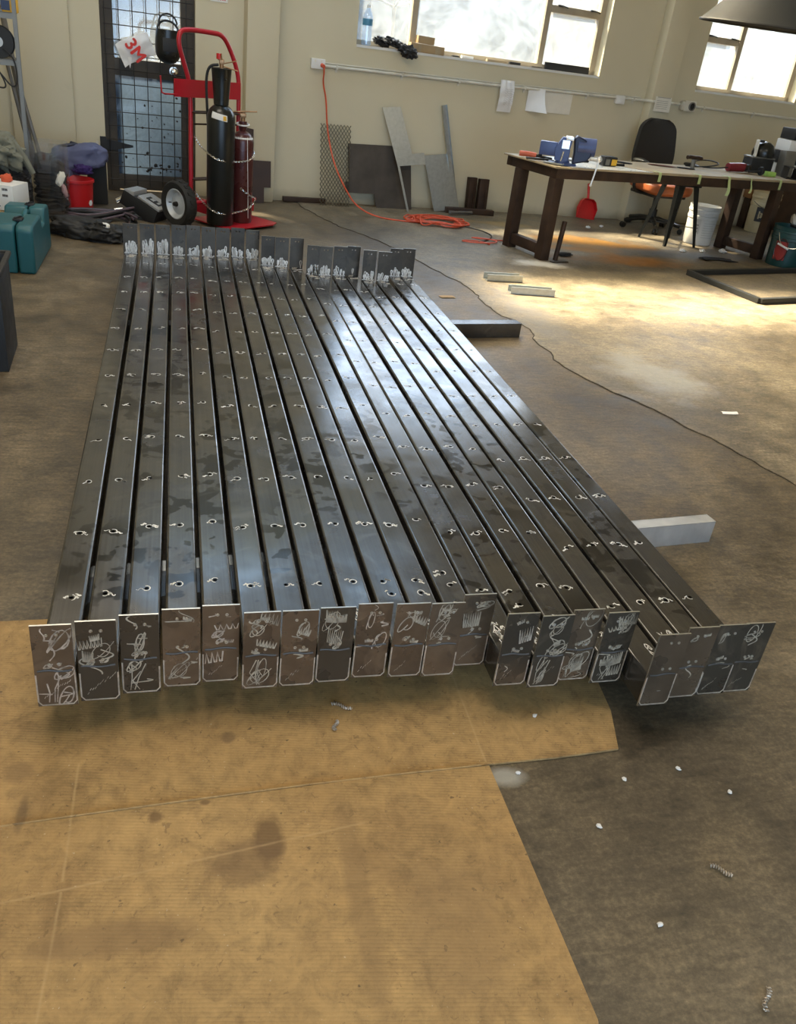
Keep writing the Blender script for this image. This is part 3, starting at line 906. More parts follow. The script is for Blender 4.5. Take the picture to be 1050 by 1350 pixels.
# swarf, chips and paper scraps on the floor
def swarf(x, y, rz, L, label, z=.002, cat='metal shaving'):
    mb = MB()
    n = 60
    mb.tube([(L * (i / n - .5), .0035 * math.cos(i * .95) + .004 * math.sin(i * .1), .005 + .0035 * math.sin(i * .95)) for i in range(n)], .0013, 5)
    single(mb, 'metal_shaving', M['weld'], label, cat, (x, y, z), rz)
swarf(.349, 1.405, -20, .05, 'curled metal shaving on cardboard just in front of the tube ends', .007)
swarf(.325, 1.346, 80, .03, 'dark short shaving on cardboard below the curled one', .007)
swarf(1.021, .876, -35, .045, 'curled metal shaving lying on bare concrete beside the front cardboard sheet')
swarf(.955, .63, 55, .05, 'long coiled shaving on bare concrete at the lower corner of the picture')
rng = random.Random(12)
spl = [(.934, 1.124, 'small white chip on concrete close to the cardboard corner'), (.82, 1.012, 'pale pebble on concrete beside the cardboard edge'), (1.076, 1.138, 'round tan crumb on concrete beyond the cardboard corner'), (.838, .789, 'tiny white crumb alone on concrete beside the front cardboard sheet'),
       (.70, 1.17, 'white plaster crumb in the corner between the two cardboard sheets'), (1.16, 1.06, 'pale flake of grit far out on the concrete'), (.80, 1.33, 'flat cream flake on the cardboard in front of the tubes')]
for x, y, lab in spl:
    mb = MB(); mb.blob((.012, .009, .005), ID, .5, 2, x * 10, 2)
    single(mb, 'concrete_chip', M['paper'], lab, 'chip', (x, y, .0085 if x < .81 and y > 1.2 else .003), rng.uniform(0, 180))
mb = MB(); mb.grid(6, 3, lambda u, v, o: (u * .075, v * .03, .002 + .006 * u * u + .004 * math.sin(v * 3) - o), ID, .001)
single(mb, 'paper_scrap', M['paper'], 'small pale paper scrap alone on the open concrete', 'scrap', (2.5, 3.2, .0045), -12)
mb = MB(); mb.grid(6, 3, lambda u, v, o: (u * .1, v * .05, .002 + .006 * u * (1 - u) - o), ID, .001)
single(mb, 'card_scrap', M['card'], 'flat brown card scrap on the floor beside the far tube ends', 'scrap', (1.6, 5.0, .002), 10)
for x, y, lab, w in ((3.94, 7.91, 'crumpled white tissue on the floor in front of the red dustpan', .055), (4.14, 8.02, 'second crumpled white tissue close to the red dustpan tip', .05), (4.53, 7.08, 'white paper bit on the floor in front of the black stool', .075), (4.78, 7.15, 'thin white paper bit beside the white bucket', .07), (5.02, 7.18, 'torn paper bit before the rear bench leg', .1)):
    mb = MB(); mb.blob((w, w * .7, w * .35), ID, .6, 2.2, x, 3)
    single(mb, 'paper_scrap', M['paper'], lab, 'scrap', (x, y, .012), rng.uniform(0, 90))
mb = MB(); mb.grid(14, 6, lambda u, v, o: (u * .34, v * .11 + .04 * math.sin(u * 4), .012 + .012 * math.sin(u * 9 + v * 3) * (1 - abs(2 * v - 1)) - o), ID, .003)
single(mb, 'black_rag', M['darkcloth'], 'flat black rag on the floor in front of the far bench legs', 'rag', (4.55, 6.7, .0045), 8)

# galvanised channel offcuts
def channel(x, y, rz, L, label):
    mb = MB(); t_ = .003; w, h = .075, .045
    mb.box((L / 2, w / 2, t_ / 2), (L, w, t_)); mb.box((L / 2, t_ / 2, h / 2), (L, t_, h)); mb.box((L / 2, w - t_ / 2, h / 2), (L, t_, h))
    mb.box((L / 2, .007, h - t_ / 2), (L, .012, t_)); mb.box((L / 2, w - .007, h - t_ / 2), (L, .012, t_))
    single(mb, 'channel_offcut', M['galv'], label, 'metal offcut', (x, y, .0045), rz, 'galvanised channel offcuts on the floor', smooth=False)
channel(2.07, 5.50, 3, .27, 'galvanised channel offcut nearer the bench, open end showing')
channel(2.135, 5.19, -3, .31, 'galvanised channel offcut nearer the tube pack, lying on its back')
# charcoal rectangular frame on the floor
t = thing('welded_rectangle', 'charcoal rectangular steel frame lying on the floor', 'frame', (4.025, 6.122, .0045), 0)
def rail(p, q, w=.042, h=.04):
    p, q = Vector((*p, 0)), Vector((*q, 0)); d_ = q - p
    mb = MB(); mb.box((d_.length / 2, 0, h / 2), (d_.length, w, h), bev=.003)
    o_ = mb.build('rail', M['frame'], t); o_.location = p; o_.rotation_euler = (0, 0, math.atan2(d_.y, d_.x))
rail((.0, .0), (1.95, .56)); rail((.13, -.80), (2.08, -.24)); rail((0.0, 0.0), (.13, -.80)); rail((1.95, .56), (2.08, -.24))

# ------------------------------------------------------------------ gas bottle trolley
TRZ = math.degrees(math.atan2(.62, .78))
TL = Vector((.09, 6.86, 0)); TA = Vector((math.cos(rad(TRZ)), math.sin(rad(TRZ)), 0)); TB = Vector((TA.y, -TA.x, 0))
def tp(a_, b_, z=0): return TL + TA * a_ + TB * b_ + Vector((0, 0, z))
t = thing('gas_bottle_trolley', 'red tubular gas bottle trolley standing in front of the grilled door', 'trolley', TL, TRZ)
# local: x = along the frame, -y = forward
mb = MB(); mb.tube([(0, 0, .03), (0, 0, .5), (0, 0, .93), (-.06, 0, 1.08), (-.1, 0, 1.18), (-.1, 0, 1.25), (-.05, 0, 1.285), (.2, 0, 1.28), (.28, 0, 1.275), (.34, 0, 1.23), (.42, 0, 1.1), (.455, 0, 1.0), (.46, 0, .9), (.46, 0, .5), (.46, 0, .03)], .0165, 12, smooth=2)
mb.build('handle_frame', M['red'], t)
mb = MB(); mb.box((.15, -.018, .915), (.62, .006, .115)); mb.build('back_panel', M['red'], t, smooth=False)
mb = MB(); mb.tube([(-.14, -.018, .872), (-.24, -.018, .872), (-.265, -.018, .88), (-.27, -.018, .9), (-.275, -.018, .985)], .0055, 8); mb.build('cable_hook', M['red'], t)
mb = MB()
for z, r_ in ((.76, .011), (.68, .006), (.3, .011)): mb.cyl((0, 0, z), (.46, 0, z), r_)
for z in (.76, .3): mb.box((.23, -.03, z), (.46, .05, .008))
mb.build('cross_bar', M['rust'], t)
mb = MB(); mb.prism([(-.03, -.02), (-.02, -.44), (.05, -.47), (.44, -.45), (.52, -.4), (.52, -.02)], .008, TR(0, 0, .02)); mb.build('base_plate', M['red'], t, smooth=False)
mb = MB(); mb.cyl((-.28, -.17, .165), (.5, -.17, .165), .014); mb.box((.0, -.1, .13), (.02, .18, .1)); mb.box((.46, -.1, .13), (.02, .18, .1)); mb.build('axle', M['red'], t)
def wheel_part(x):
    mb = MB(); W_ = TR(x, -.17, .165, 0, 90, 0)
    prof = [(.098, -.03), (.125, -.043), (.148, -.045), (.16, -.03), (.166, -.012), (.166, .012), (.16, .03), (.148, .045), (.125, .043), (.098, .03), (.098, -.03)]
    mb.lathe(prof, 40, W_, False)
    for q in range(36):
        a_ = q * 10
        mb.box((.164, 0, 0), (.008, .014, .055), W_ @ TR(rz=a_) @ TR(ry=0, rx=25 if q % 2 else -25))
    o_ = mb.build('wheel', M['tyre'], t)
    mb = MB(); sgn = -1
    mb.lathe([(.0, sgn * .02), (.03, sgn * .022), (.05, sgn * .012), (.075, sgn * .006), (.088, sgn * .02), (.1, sgn * .036), (.106, sgn * .034), (.104, 0), (.09, .03), (0, .03)], 36, W_)
    mb.build('wheel_rim', M['rim'], o_)
    mb = MB(); mb.lathe([(0, -.05), (.014, -.048), (.018, -.03), (.018, -.015)], 16, W_); mb.cyl(W_ @ Vector((0, .06, -.02)), W_ @ Vector((.0, .075, -.035)), .004)
    mb.build('hub', M['grille'], o_)
wheel_part(-.25)

def bottle_thing(name, label, pos, r, zs, mat, guard):
    t_ = thing(name, label, 'gas bottle', pos, 0)
    mb = MB()
    pr = [(r * .93, 0), (r, .012), (r, zs - r * .9)]
    for q in range(1, 9):
        a_ = q / 8 * PI / 2 * .82
        pr.append((r * math.cos(a_) , zs - r * .9 + r * .95 * math.sin(a_)))
    pr.append((.03, pr[-1][1] + .015)); pr.append((.03, pr[-1][1] + .05))
    mb.lathe(pr, 32); mb.build('cylinder_body', mat, t_)
    return t_, pr[-1][1]
bp = tp(.04, .285, .028)
t, zt = bottle_thing('gas_cylinder', 'tall black gas cylinder with valve guard on the red trolley', bp, .1, .82, M['gloss'], True)
mb = MB(); mb.lathe([(.052, zt - .07), (.055, zt - .02), (.062, zt + .06), (.07, zt + .155), (.072, zt + .16), (.064, zt + .162), (.058, zt + .06), (.048, zt - .05)], 24)
mb.build('valve_guard', M['gloss'], t)
mb = MB(); mb.cyl((0, 0, zt + .1), (0, 0, zt + .2), .014); mb.box((0, 0, zt + .2), (.035, .03, .03), bev=.004); mb.cyl((.01, 0, zt + .19), (.1, -.02, zt + .215), .004); mb.cyl((.0, 0, zt + .175), (.11, -.03, zt + .155), .004)
mb.cyl((-.01, 0, zt + .21), (-.015, 0, zt + .25), .017); mb.build('valve', M['brass'], t)
mb = MB(); mb.cyl((-.018, 0, zt + .215), (-.018, 0, zt + .25), .019); mb.build('valve_knob', M['redplastic'], t)
mb = MB(); mb.tube([(-.02, .01, zt + .18), (-.08, .02, zt + .17), (-.105, .02, zt + .1), (-.1, .02, zt - .05), (-.09, .05, zt - .2)], .0095, 8, smooth=2); mb.build('hose', M['black'], t)
def RL_(z): return .1 * math.sqrt(max(.05, 1 - (max(0, z - .73) / .097) ** 2)) + .0016
mb = MB()
mb.grid(12, 3, lambda u, v, o: ((RL_(.735 + .04 * v - .02 * u) + o) * math.sin(-.75 + 1.15 * u), -(RL_(.735 + .04 * v - .02 * u) + o) * math.cos(-.75 + 1.15 * u), .735 + .04 * v - .02 * u), ID, .0008)
lb = mb.build('label', M['white'], t)
mb = MB(); mb.grid(4, 3, lambda u, v, o: ((RL_(.722 + .03 * v) + .0012 + o) * math.sin(.1 + .22 * u), -(RL_(.722 + .03 * v) + .0012 + o) * math.cos(.1 + .22 * u), .722 + .03 * v), ID, .0006); mb.build('label_mark', M['yellow'], lb)
bp2 = tp(.262, .27, .028)
t, zt2 = bottle_thing('gas_cylinder', 'shorter dark maroon gas cylinder behind the black one on the trolley', bp2, .083, .645, M['maroon'], False)
mb = MB(); mb.cyl((0, 0, zt2 - .03), (0, 0, zt2 + .07), .016); mb.box((0, 0, zt2 + .04), (.045, .04, .03), bev=.005); mb.cyl((-.07, -.02, zt2 + .06), (.1, -.02, zt2 + .075), .005); mb.build('valve', M['brass'], t)
mb = MB(); mb.torus(.045, .006, 20, 6, TR(0, 0, zt2 - .02, 8)); mb.lathe([(.07, .612), (.078, .6), (.08, .585), (.0795, .584)], 28, ID, False); mb.build('white_tag', M['white'], t)
mb = MB(); mb.tube([(.03, -.085, .6), (.037, -.083, .4), (.045, -.078, .2), (.05, -.074, .04)], .0022, 5); mb.build('string', M['paper'], t)

def chain(label, pts):
    mb = MB()
    P = [Vector(p) for p in pts]
    for _ in range(3):
        o_ = [P[0]]
        for a_, b_ in zip(P[:-1], P[1:]): o_ += [a_ * .75 + b_ * .25, a_ * .25 + b_ * .75]
        P = o_ + [P[-1]]
    # even spacing
    d_ = [0]
    for a_, b_ in zip(P[:-1], P[1:]): d_.append(d_[-1] + (b_ - a_).length)
    step = .017; k = int(d_[-1] / step)
    def at(s):
        for i in range(len(d_) - 1):
            if d_[i + 1] >= s:
                u = (s - d_[i]) / max(1e-9, d_[i + 1] - d_[i]); return P[i].lerp(P[i + 1], u)
        return P[-1]
    for i in range(k):
        a_, b_ = at(i * step), at((i + 1) * step)
        m_ = (a_ + b_) / 2
        q = (b_ - a_).to_track_quat('X', 'Z').to_matrix().to_4x4()
        Mx = Matrix.Translation(m_) @ q @ Matrix.Rotation(rad(90 * (i % 2) + 20), 4, 'X')
        loop = []
        for j in range(12):
            c_, s_ = math.cos(2 * PI * j / 12), math.sin(2 * PI * j / 12)
            loop.append((.0118 * c_, .006 * s_, 0))
        mb.tube(loop, .002, 5, Mx, closed=True)
    org = P[0].copy()
    o_ = single(mb, 'chain', M['chrome'], label, 'chain')
C1, C2 = Vector((bp.x, bp.y, 0)), Vector((bp2.x, bp2.y, 0))
def around(c, r, ang, z): return (c.x + r * math.cos(rad(ang)), c.y + r * math.sin(rad(ang)), z)
chain('upper bright chain wrapped round both gas cylinders', [tp(.02, .02, .60), tp(-.03, .12, .56), around(C1, .108, 215, .52), around(C1, .108, 250, .495), around(C1, .108, 285, .48), around(C2, .093, 280, .475), around(C2, .093, 310, .49), around(C2, .093, 345, .52), around(C2, .092, 20, .54)])
chain('lower bright chain sagging round both gas cylinders', [tp(.02, .02, .215), tp(-.03, .12, .19), around(C1, .108, 215, .15), around(C1, .108, 250, .125), around(C1, .108, 285, .115), around(C2, .095, 280, .125), around(C2, .1, 310, .15), around(C2, .105, 335, .19), around(C2, .108, 345, .215), around(C2, .1, 320, .225), around(C2, .093, 290, .25), around(C2, .092, 262, .285)])

# notched brown plates standing by the pilaster
def leaner(name, label, cat, poly, th, mat, off_top, off_bot, group=None, smooth=False, extra=None):
    """plate leaning on the back wall: poly in (t, z), top nearer the wall"""
    t0 = sum(p[0] for p in poly) / len(poly)
    zmin = min(p[1] for p in poly); zmax = max(p[1] for p in poly)
    ang = math.atan2(off_bot - off_top, zmax - zmin)
    mb = MB()
    mb.prism([(p[0] - t0, (p[1] - zmin) / 1.0) for p in poly], th, Euler((rad(90), 0, 0)).to_matrix().to_4x4())
    mb.bm.transform(Euler((-ang, 0, 0)).to_matrix().to_4x4()) if False else None
    o_ = single(mb, name, mat, label, cat, wp(t0, zmin + .002, off_bot), WR, group, smooth=smooth)
    o_.rotation_euler = (-ang, 0, rad(WR))
    return o_
leaner('notched_plate', 'brown notched steel plate leaning on the pilaster beside the maroon cylinder', 'steel plate', [(.53, 0), (.709, 0), (.709, .13), (.77, .13), (.77, .348), (.53, .346)], .008, M['brownsteel'], .155, .2)
leaner('plate_offcut', 'narrow brown steel offcut standing behind the maroon cylinder', 'steel plate', [(.545, 0), (.61, 0), (.61, .59), (.545, .6)], .01, M['brownsteel'], .15, .165)

# ------------------------------------------------------------------ clutter by the shelf
t = thing('storage_shelf', 'grey slotted angle shelf rack at the left edge', 'shelf', (-1.0, 6.62, 0), 9)
W_ = .95; D_ = .3
for x, y in ((0, 0), (0, D_), (-W_, 0), (-W_, D_)):
    mb = MB(); sx = 1 if x < -.1 else -1; sy = 1 if y < .1 else -1
    mb.box((x + sx * .012, y, .8), (.027, .003, 1.6)); mb.box((x, y + sy * .012, .8), (.003, .027, 1.6))
    mb.build('post', M['shelf'], t, smooth=False)
for z in (.975, 1.245, .4):
    mb = MB(); mb.box((-W_ / 2, D_ / 2, z), (W_, D_, .004)); mb.box((-W_ / 2, .002, z - .014), (W_, .004, .036)); mb.box((-.002, D_ / 2, z - .014), (.004, D_, .036))
    mb.build('shelf_board', M['shelf'], t, smooth=False)
t = thing('battery_pack', 'yellow and black pack with white label on the top shelf', 'box', (-1.05, 6.72, 1.247), 5)
mb = MB(); mb.box((0, 0, .05), (.1, .08, .1), bev=.012); mb.build('body', M['yellow'], t)
mb = MB(); mb.box((-.025, -.041, .04), (.052, .004, .055)); mb.build('dark_panel', M['navy'], t)
mb = MB(); mb.box((-.02, -.041, .08), (.05, .004, .02)); mb.build('white_strip', M['white'], t)
mb = MB(); mb.box((0, 0, .07), (.1, .09, .14), bev=.006)
single(mb, 'white_carton', M['white'], 'white carton beside the yellow pack on the top shelf', 'box', (-1.16, 6.75, 1.247), 3)
t = thing('cable_reel', 'black cable reel with pale hub standing on the middle shelf', 'reel', (-1.13, 6.66, .978), 0)
mb = MB()
for y in (-.03, .03): mb.lathe([(.095, -.004), (.097, 0), (.095, .004)], 36, TR(0, y, .097, 90))
mb.lathe([(.075, -.03), (.075, .03)], 30, TR(0, 0, .097, 90)); mb.build('flange', M['black'], t)
mb = MB(); mb.lathe([(.03, -.036), (.032, .036)], 24, TR(0, 0, .097, 90)); mb.build('hub', M['rim'], t)
mb = MB(); mb.tube([(.03, -.05, .06), (.09, -.055, .02), (.105, -.06, -.08), (.095, -.06, -.15), (.06, -.06, -.16), (.0, -.06, -.08), (-.06, -.06, -.03)], .005, 6, smooth=3)
mb.tube([(-.1, -.055, -.06), (-.03, -.06, -.03), (.02, -.06, -.12), (.03, -.06, -.17), (-.02, -.06, -.17), (-.1, -.06, -.13)], .005, 6, smooth=3); mb.build('loose_cable', M['black'], t)
for lab, p, q, r_ in (('thick grey pipe leaning behind the shelf post, rising highest', (-1.19, 7.2, 1.32), (-1.0, 7.06, .004), .02), ('thin grey pipe leaning behind the shelf, between the other two', (-1.21, 7.3, 1.0), (-1.02, 7.16, .004), .013), ('grey pipe whose foot stands behind the clear plastic bag', (-1.14, 7.1, 1.0), (-.91, 6.98, .004), .014)):
    t = thing('leaning_pipe', lab, 'pipe', q, 0, 'grey pipes leaning by the shelf')
    mb = MB(); mb.cyl((0, 0, 0), Vector(p) - Vector(q), r_, n=16); mb.build('pipe_body', M['pipe'], t)

def cloth(name, label, cat, pos, d_, mat, rz=0, rx=0, ry=0, amp=.28, fr=1.9, seed=0, flat=None, sq=.8, sub=5):
    mb = MB(); mb.blob(d_, TR(rx=rx, ry=ry), amp, fr, seed, sub, flat, sq)
    return single(mb, name, mat, label, cat, pos, rz, ang=70)
# clear plastic bag full of dark clothes
t = thing('clear_plastic_bag', 'clear plastic bag packed with folded dark clothes behind the teal case', 'bag', (-.872, 6.61, 0), 0)
def bagf(u, v, o):
    a_ = 2 * PI * u
    z = v * .5
    k = 1 + .05 * noise.noise(Vector((math.cos(a_) * 2, math.sin(a_) * 2, v * 4))) + (.06 * v)
    return ((.115 * k + o) * math.copysign(abs(math.cos(a_)) ** .6, math.cos(a_)), (.1 * k + o) * math.copysign(abs(math.sin(a_)) ** .6, math.sin(a_)), .004 + z)
mb = MB(); mb.grid(40, 14, bagf); mb.build('film', M['film'], t)
for i in range(12):
    mb = MB(); z = .02 + i * .026
    mb.blob((.2, .165, .04), TR(rng.uniform(-.008, .008), 0, z), .16, 2.4, i, 3, None, .55)
    o_ = mb.build('folded_cloth', [M['darkcloth'], M['browncloth'], M['black']][i % 3] if i not in (4, 7) else M['charcoal'], t)
mb = MB(); mb.blob((.18, .15, .1), TR(0, 0, .335), .25, 2, 30, 4, None, .7); mb.build('brown_top', M['browncloth'], t)
mb = MB(); mb.blob((.13, .12, .08), TR(-.03, 0, .385), .25, 2, 31, 4, None, .7); mb.build('grey_top', M['charcoal'], t)
mb = MB(); mb.blob((.05, .03, .1), TR(.075, -.09, .28, 0, 20), .4, 2, 33, 3); mb.build('white_cuff', M['greypaper'], t)
mb = MB(); mb.blob((.035, .03, .09), TR(.095, -.085, .2, 0, -15), .3, 2, 34, 3); mb.build('pink_sleeve', M['pinkcloth'], t)
# pile of grey green sheeting
cloth('grey_tarpaulin', 'crumpled grey green tarpaulin draped over the pile beside the shelf post', 'tarpaulin', (-1.17, 6.42, .44), (.3, .26, .2), M['greencloth'], 0, 0, 25, .5, 2.3, 51, None, .8)
t = thing('rolled_sleeve', 'grey green rolled strip hanging down across the shelf post', 'cloth', (-1.0, 6.43, .36), 0)
mb = MB(); mb.tube([(-.07, 0, .14), (-.03, -.02, .09), (.01, -.03, .03), (.045, -.03, -.045)], .026, 10, smooth=2, r2=.018); mb.build('roll', M['greencloth'], t)
t = thing('shirt_pile', 'pile of black shirts in clear wrap behind the white carton', 'clothes', (-1.13, 6.48, 0), 0)
for i in range(9):
    mb = MB(); mb.blob((.27, .24, .05), TR(rng.uniform(-.01, .01), 0, .03 + i * .036), .14, 2.6, 60 + i, 4, None, .5)
    mb.build('folded_shirt', M['darkcloth'] if i % 3 else M['charcoal'], t)
mb = MB(); mb.grid(8, 12, lambda u, v, o: (-.04 + .05 * u + .01 * math.sin(v * 9), -.128 - .006 * math.sin(v * 14) - o, .06 + .22 * v), ID, .001); mb.grid(5, 12, lambda u, v, o: (.03 + .022 * u + .11 * (1 - v), -.13 - .006 * math.sin(v * 11) - o, .04 + .22 * v), ID, .001)
mb.build('white_wrapping', M['film'], t)
mb = MB(); mb.box((0, 0, .095), (.25, .24, .19), bev=.01)
single(mb, 'stacked_box', M['card'], 'plain brown carton under the white printed carton', 'box', (-1.13, 5.86, 0), 0)
t = thing('printed_carton', 'white printed carton with black lettering beside the teal case', 'box', (-1.09, 5.86, .192), -18)
mb = MB(); mb.box((0, 0, .075), (.3, .2, .15), bev=.006); mb.build('carton_body', M['white'], t)
mb = MB()
for z, x, w in ((.125, .1, .035), (.125, -.04, .1), (.09, .1, .035), (.09, -.04, .1), (.055, .02, .16), (.025, .06, .06)):
    for q in range(5 if w < .05 else 3):
        mb.box((x + (q - 2) * w / 5, -.1008, z), (w / 7, .001, .014 if w < .05 else .006))
mb.build('printed_text', M['ink'], t, smooth=False)
cloth('orange_glove', 'orange scrap poking from the top of the white printed carton', 'glove', (-1.03, 5.86, .362), (.06, .05, .05), pm('orange_fabric', (.6, .1, .04), .8), 0, 0, 0, .4, 2, 71, None, 1, 3)
# teal hard case
t = thing('tool_case', 'teal plastic power tool case standing upright on the floor', 'tool case', (-.84, 5.02, 0), 0)
# local x right, y back; the case face towards +x
mb = MB()
def case_half(mb, x0, x1, mat):
    prof = [(0, 0), (.66, 0), (.68, .02), (.68, .24), (.66, .262), (.5, .27), (.47, .235), (.46, .19), (.36, .19), (.35, .235), (.33, .262), (.03, .262), (0, .235)]
    mb.prism([(p_[0], p_[1]) for p_ in prof], x1 - x0, Matrix(((0, 0, 1, x0), (1, 0, 0, 0), (0, 1, 0, 0), (0, 0, 0, 1))))
case_half(mb, -.16, -.035, None); o_ = mb.build('case_shell', M['teal'], t)
bv = o_.modifiers.new('round', 'BEVEL'); bv.width = .012; bv.segments = 3; bv.limit_method = 'ANGLE'
mb = MB(); case_half(mb, -.028, .06, None); o_ = mb.build('case_shell', M['teal'], t)
bv = o_.modifiers.new('round', 'BEVEL'); bv.width = .014; bv.segments = 3; bv.limit_method = 'ANGLE'
mb = MB(); mb.tube([(-.03, .33, .225), (-.03, .345, .25), (-.03, .4, .262), (-.03, .46, .25), (-.03, .49, .23)], .014, 10, smooth=2); mb.build('carry_handle', M['teal'], t)
for y in (.15, .58):
    mb = MB(); mb.box((-.031, y, .266), (.05, .07, .014), bev=.004); mb.tube([(-.045, y - .03, .276), (-.03, y, .28), (-.02, y + .03, .276)], .004, 6); mb.build('latch', M['black'], t)
# black bin at the frame edge
t = thing('black_crate', 'black plastic crate cut by the left edge beside the tube pack', 'crate', (-.835, 3.66, 0), 3)
mb = MB()
mb.box((0, 0, .006), (.27, .34, .012), bev=.004)
for x in (-.137, .137): mb.box((x, 0, .2), (.012, .34, .4), TR(ry=0), bev=.004)
for y in (-.165, .165): mb.box((0, y, .2), (.27, .012, .4), bev=.004)
mb.build('crate_wall', M['black'], t)
mb = MB()
for x in (-.145, .145): mb.box((x, 0, .4), (.02, .36, .02), bev=.006)
for y in (-.175, .175): mb.box((0, y, .4), (.3, .02, .02), bev=.006)
mb.build('crate_rim', M['charcoal'], t)
# red bucket and what lies about it
t = thing('red_bucket', 'small red plastic bucket below the blue roll by the wall', 'bucket', (-.742, 6.86, 0), 0)
mb = MB(); mb.lathe([(0, .004), (.112, .004), (.115, 0), (.117, .01), (.128, .215), (.137, .218), (.137, .235), (.131, .237), (.125, .225), (.108, .02), (0, .02)], 44); mb.build('bucket_body', M['redplastic'], t)
mb = MB(); mb.lathe([(.015, 0), (.0, .002)], 4, TR(-.05, -.112, .105, 90, 0, -24)); mb.lathe([(.022, 0), (.0, .0015)], 6, TR(.108, -.06, .08, 90, 0, 60)); mb.build('white_sticker', M['white'], t)
mb = MB(); mb.box((0, 0, .16), (.14, .15, .32), bev=.01)
single(mb, 'dark_box', M['charcoal'], 'dark box standing between the red bucket and the wall corner', 'box', (-.62, 7.28, 0), 8)
cloth('purple_cloth', 'purple cloth stuffed between the blue roll and red bucket', 'cloth', (-.69, 6.99, .285), (.13, .12, .07), M['purple'], 0, 0, 0, .25, 2, 81)
t = thing('blue_roll', 'faded blue padded jacket rolled up on top of the dark box', 'jacket', (-.73, 7.1, .34), 0)
mb = MB(); mb.blob((.38, .26, .19), TR(.01, 0, .01, 0, -10), .16, 1.5, 91, 5, None, .7); mb.build('rolled_body', M['bluecloth'], t, ang=80)
mb = MB(); mb.blob((.22, .2, .25), TR(-.1, -.02, -.07, 0, 25), .16, 1.7, 92, 5, None, .8); mb.build('hanging_fold', M['bluecloth'], t, ang=80)
mb = MB(); mb.tube([(-.13, -.05, .075), (-.06, -.07, .095), (-.01, -.05, .1), (.0, .0, .095), (-.05, .03, .1)], .014, 8, smooth=2); mb.build('dark_collar', M['navy'], t)
# cable bundle
t = thing('cable_bundle', 'bundle of dark purple and black leads looped on the floor beside the wheel', 'cables', (-.56, 6.64, 0), 0)
rng = random.Random(31)
for i in range(9):
    mb = MB(); o1, o2 = rng.uniform(-.05, .05), rng.uniform(-.04, .04); z = .01 + (i % 4) * .012
    pts = [(.3 + o2, .18 + o1, z + .05), (.14, .02 + o1, z + .03), (-.05, -.1 + o1, z), (-.2, -.11 + o2, z), (-.27 + o2, -.02, z), (-.2, .05 + o1, z + .01), (0, .0 + o2, z + .02), (.2 + o1, .04, z + .01), (.24 + o2, -.08, z)]
    mb.tube(pts, .0085, 8, smooth=3); mb.build('lead', M['black'] if i % 3 else pm('purple_lead', (.1, .07, .085), .45), t)
t = thing('black_bag', 'black cloth bag slumped on the floor in front of the cable bundle', 'bag', (-.6, 6.06, .045), -22)
mb = MB(); mb.blob((.4, .26, .14), TR(-.04, 0, 0), .3, 1.8, 101, 5, -.05, .8); mb.blob((.26, .2, .13), TR(.14, -.03, 0), .25, 2, 103, 5, -.05, .8); mb.build('bag_body', M['black'], t, ang=80)
mb = MB(); mb.blob((.09, .05, .03), TR(.165, -.07, .06, 20, 0, -30), .2, 2, 102, 3); mb.build('white_trim', M['white'], t)
mb = MB(); mb.box((.155, -.083, .072), (.03, .008, .012), TR(rz=-4)); mb.box((.185, -.09, .068), (.02, .008, .012), TR(rz=-4)); mb.build('trim_slot', M['black'], t)
# silver machine
t = thing('wire_feeder', 'silver and black machine lying tilted beside the trolley wheel', 'machine', (-.235, 6.78, .0), -28)
Mx = TR(0, 0, .125, 0, 24, 0)
mb = MB(); mb.box((0, 0, -.035), (.3, .2, .11), Mx, bev=.012); mb.build('machine_body', M['black'], t)
mb = MB(); mb.box((.06, 0, .032), (.19, .19, .02), Mx, bev=.006); mb.build('side_cover', M['silver'], t)
mb = MB(); mb.box((-.095, 0, .045), (.085, .19, .05), Mx @ TR(ry=-18), bev=.008); mb.build('door_cover', M['silver'], t)
mb = MB(); mb.box((.065, -.02, .044), (.11, .06, .006), Mx); mb.build('control_panel', M['black'], t)
mb = MB(); mb.box((.05, -.02, .048), (.03, .04, .004), Mx); mb.box((.1, -.02, .048), (.02, .035, .004), Mx); mb.build('meter', M['silver'], t)
mb = MB(); mb.cyl((-.16, -.06, .13), (-.2, -.08, .11), .022); mb.cyl((-.14, -.1, .06), (-.19, -.13, .05), .018); mb.build('socket', M['chrome'], t)

# ------------------------------------------------------------------ things hung on the door grille
t = wall_thing('plastic_bag', 'white plastic bag with red lettering tucked into the door grille', 'bag', -.33, 1.09, .035)
def pbag(u, v, o):
    x = (u - .5) * .27; z = (v - .5) * .17
    return (x, -.012 - .03 * math.sin(u * PI) * math.sin(v * PI) - .012 * noise.noise(Vector((x * 18, z * 18, 2))) - o, z + .02 * noise.noise(Vector((x * 9, 0, 5))))
mb = MB(); mb.grid(26, 18, pbag, TR(ry=-24), .002); mb.grid(4, 8, lambda u, v, o: (-.05 + .035 * (u - .5) * v, -.03 - o, -.14 + .08 * v), ID, .002); mb.build('bag_film', M['paper'], t, ang=70)
mb = MB(); text_mesh(mb, '3M', .13, TR(-.005, -.056, -.012, 90, -24, 0) @ TR(rz=-58) if False else Matrix.Translation((-.01, -.058, -.01)) @ Euler((rad(90), 0, 0)).to_matrix().to_4x4() @ Matrix.Rotation(rad(-52), 4, 'Z'), .0008, clipx=.083)
mb.build('red_lettering', M['redink'], t, smooth=False)
t = wall_thing('welding_helmet', 'black welding helmet hanging on the door grille', 'welding helmet', -.085, 1.13, .1)
mb = MB()
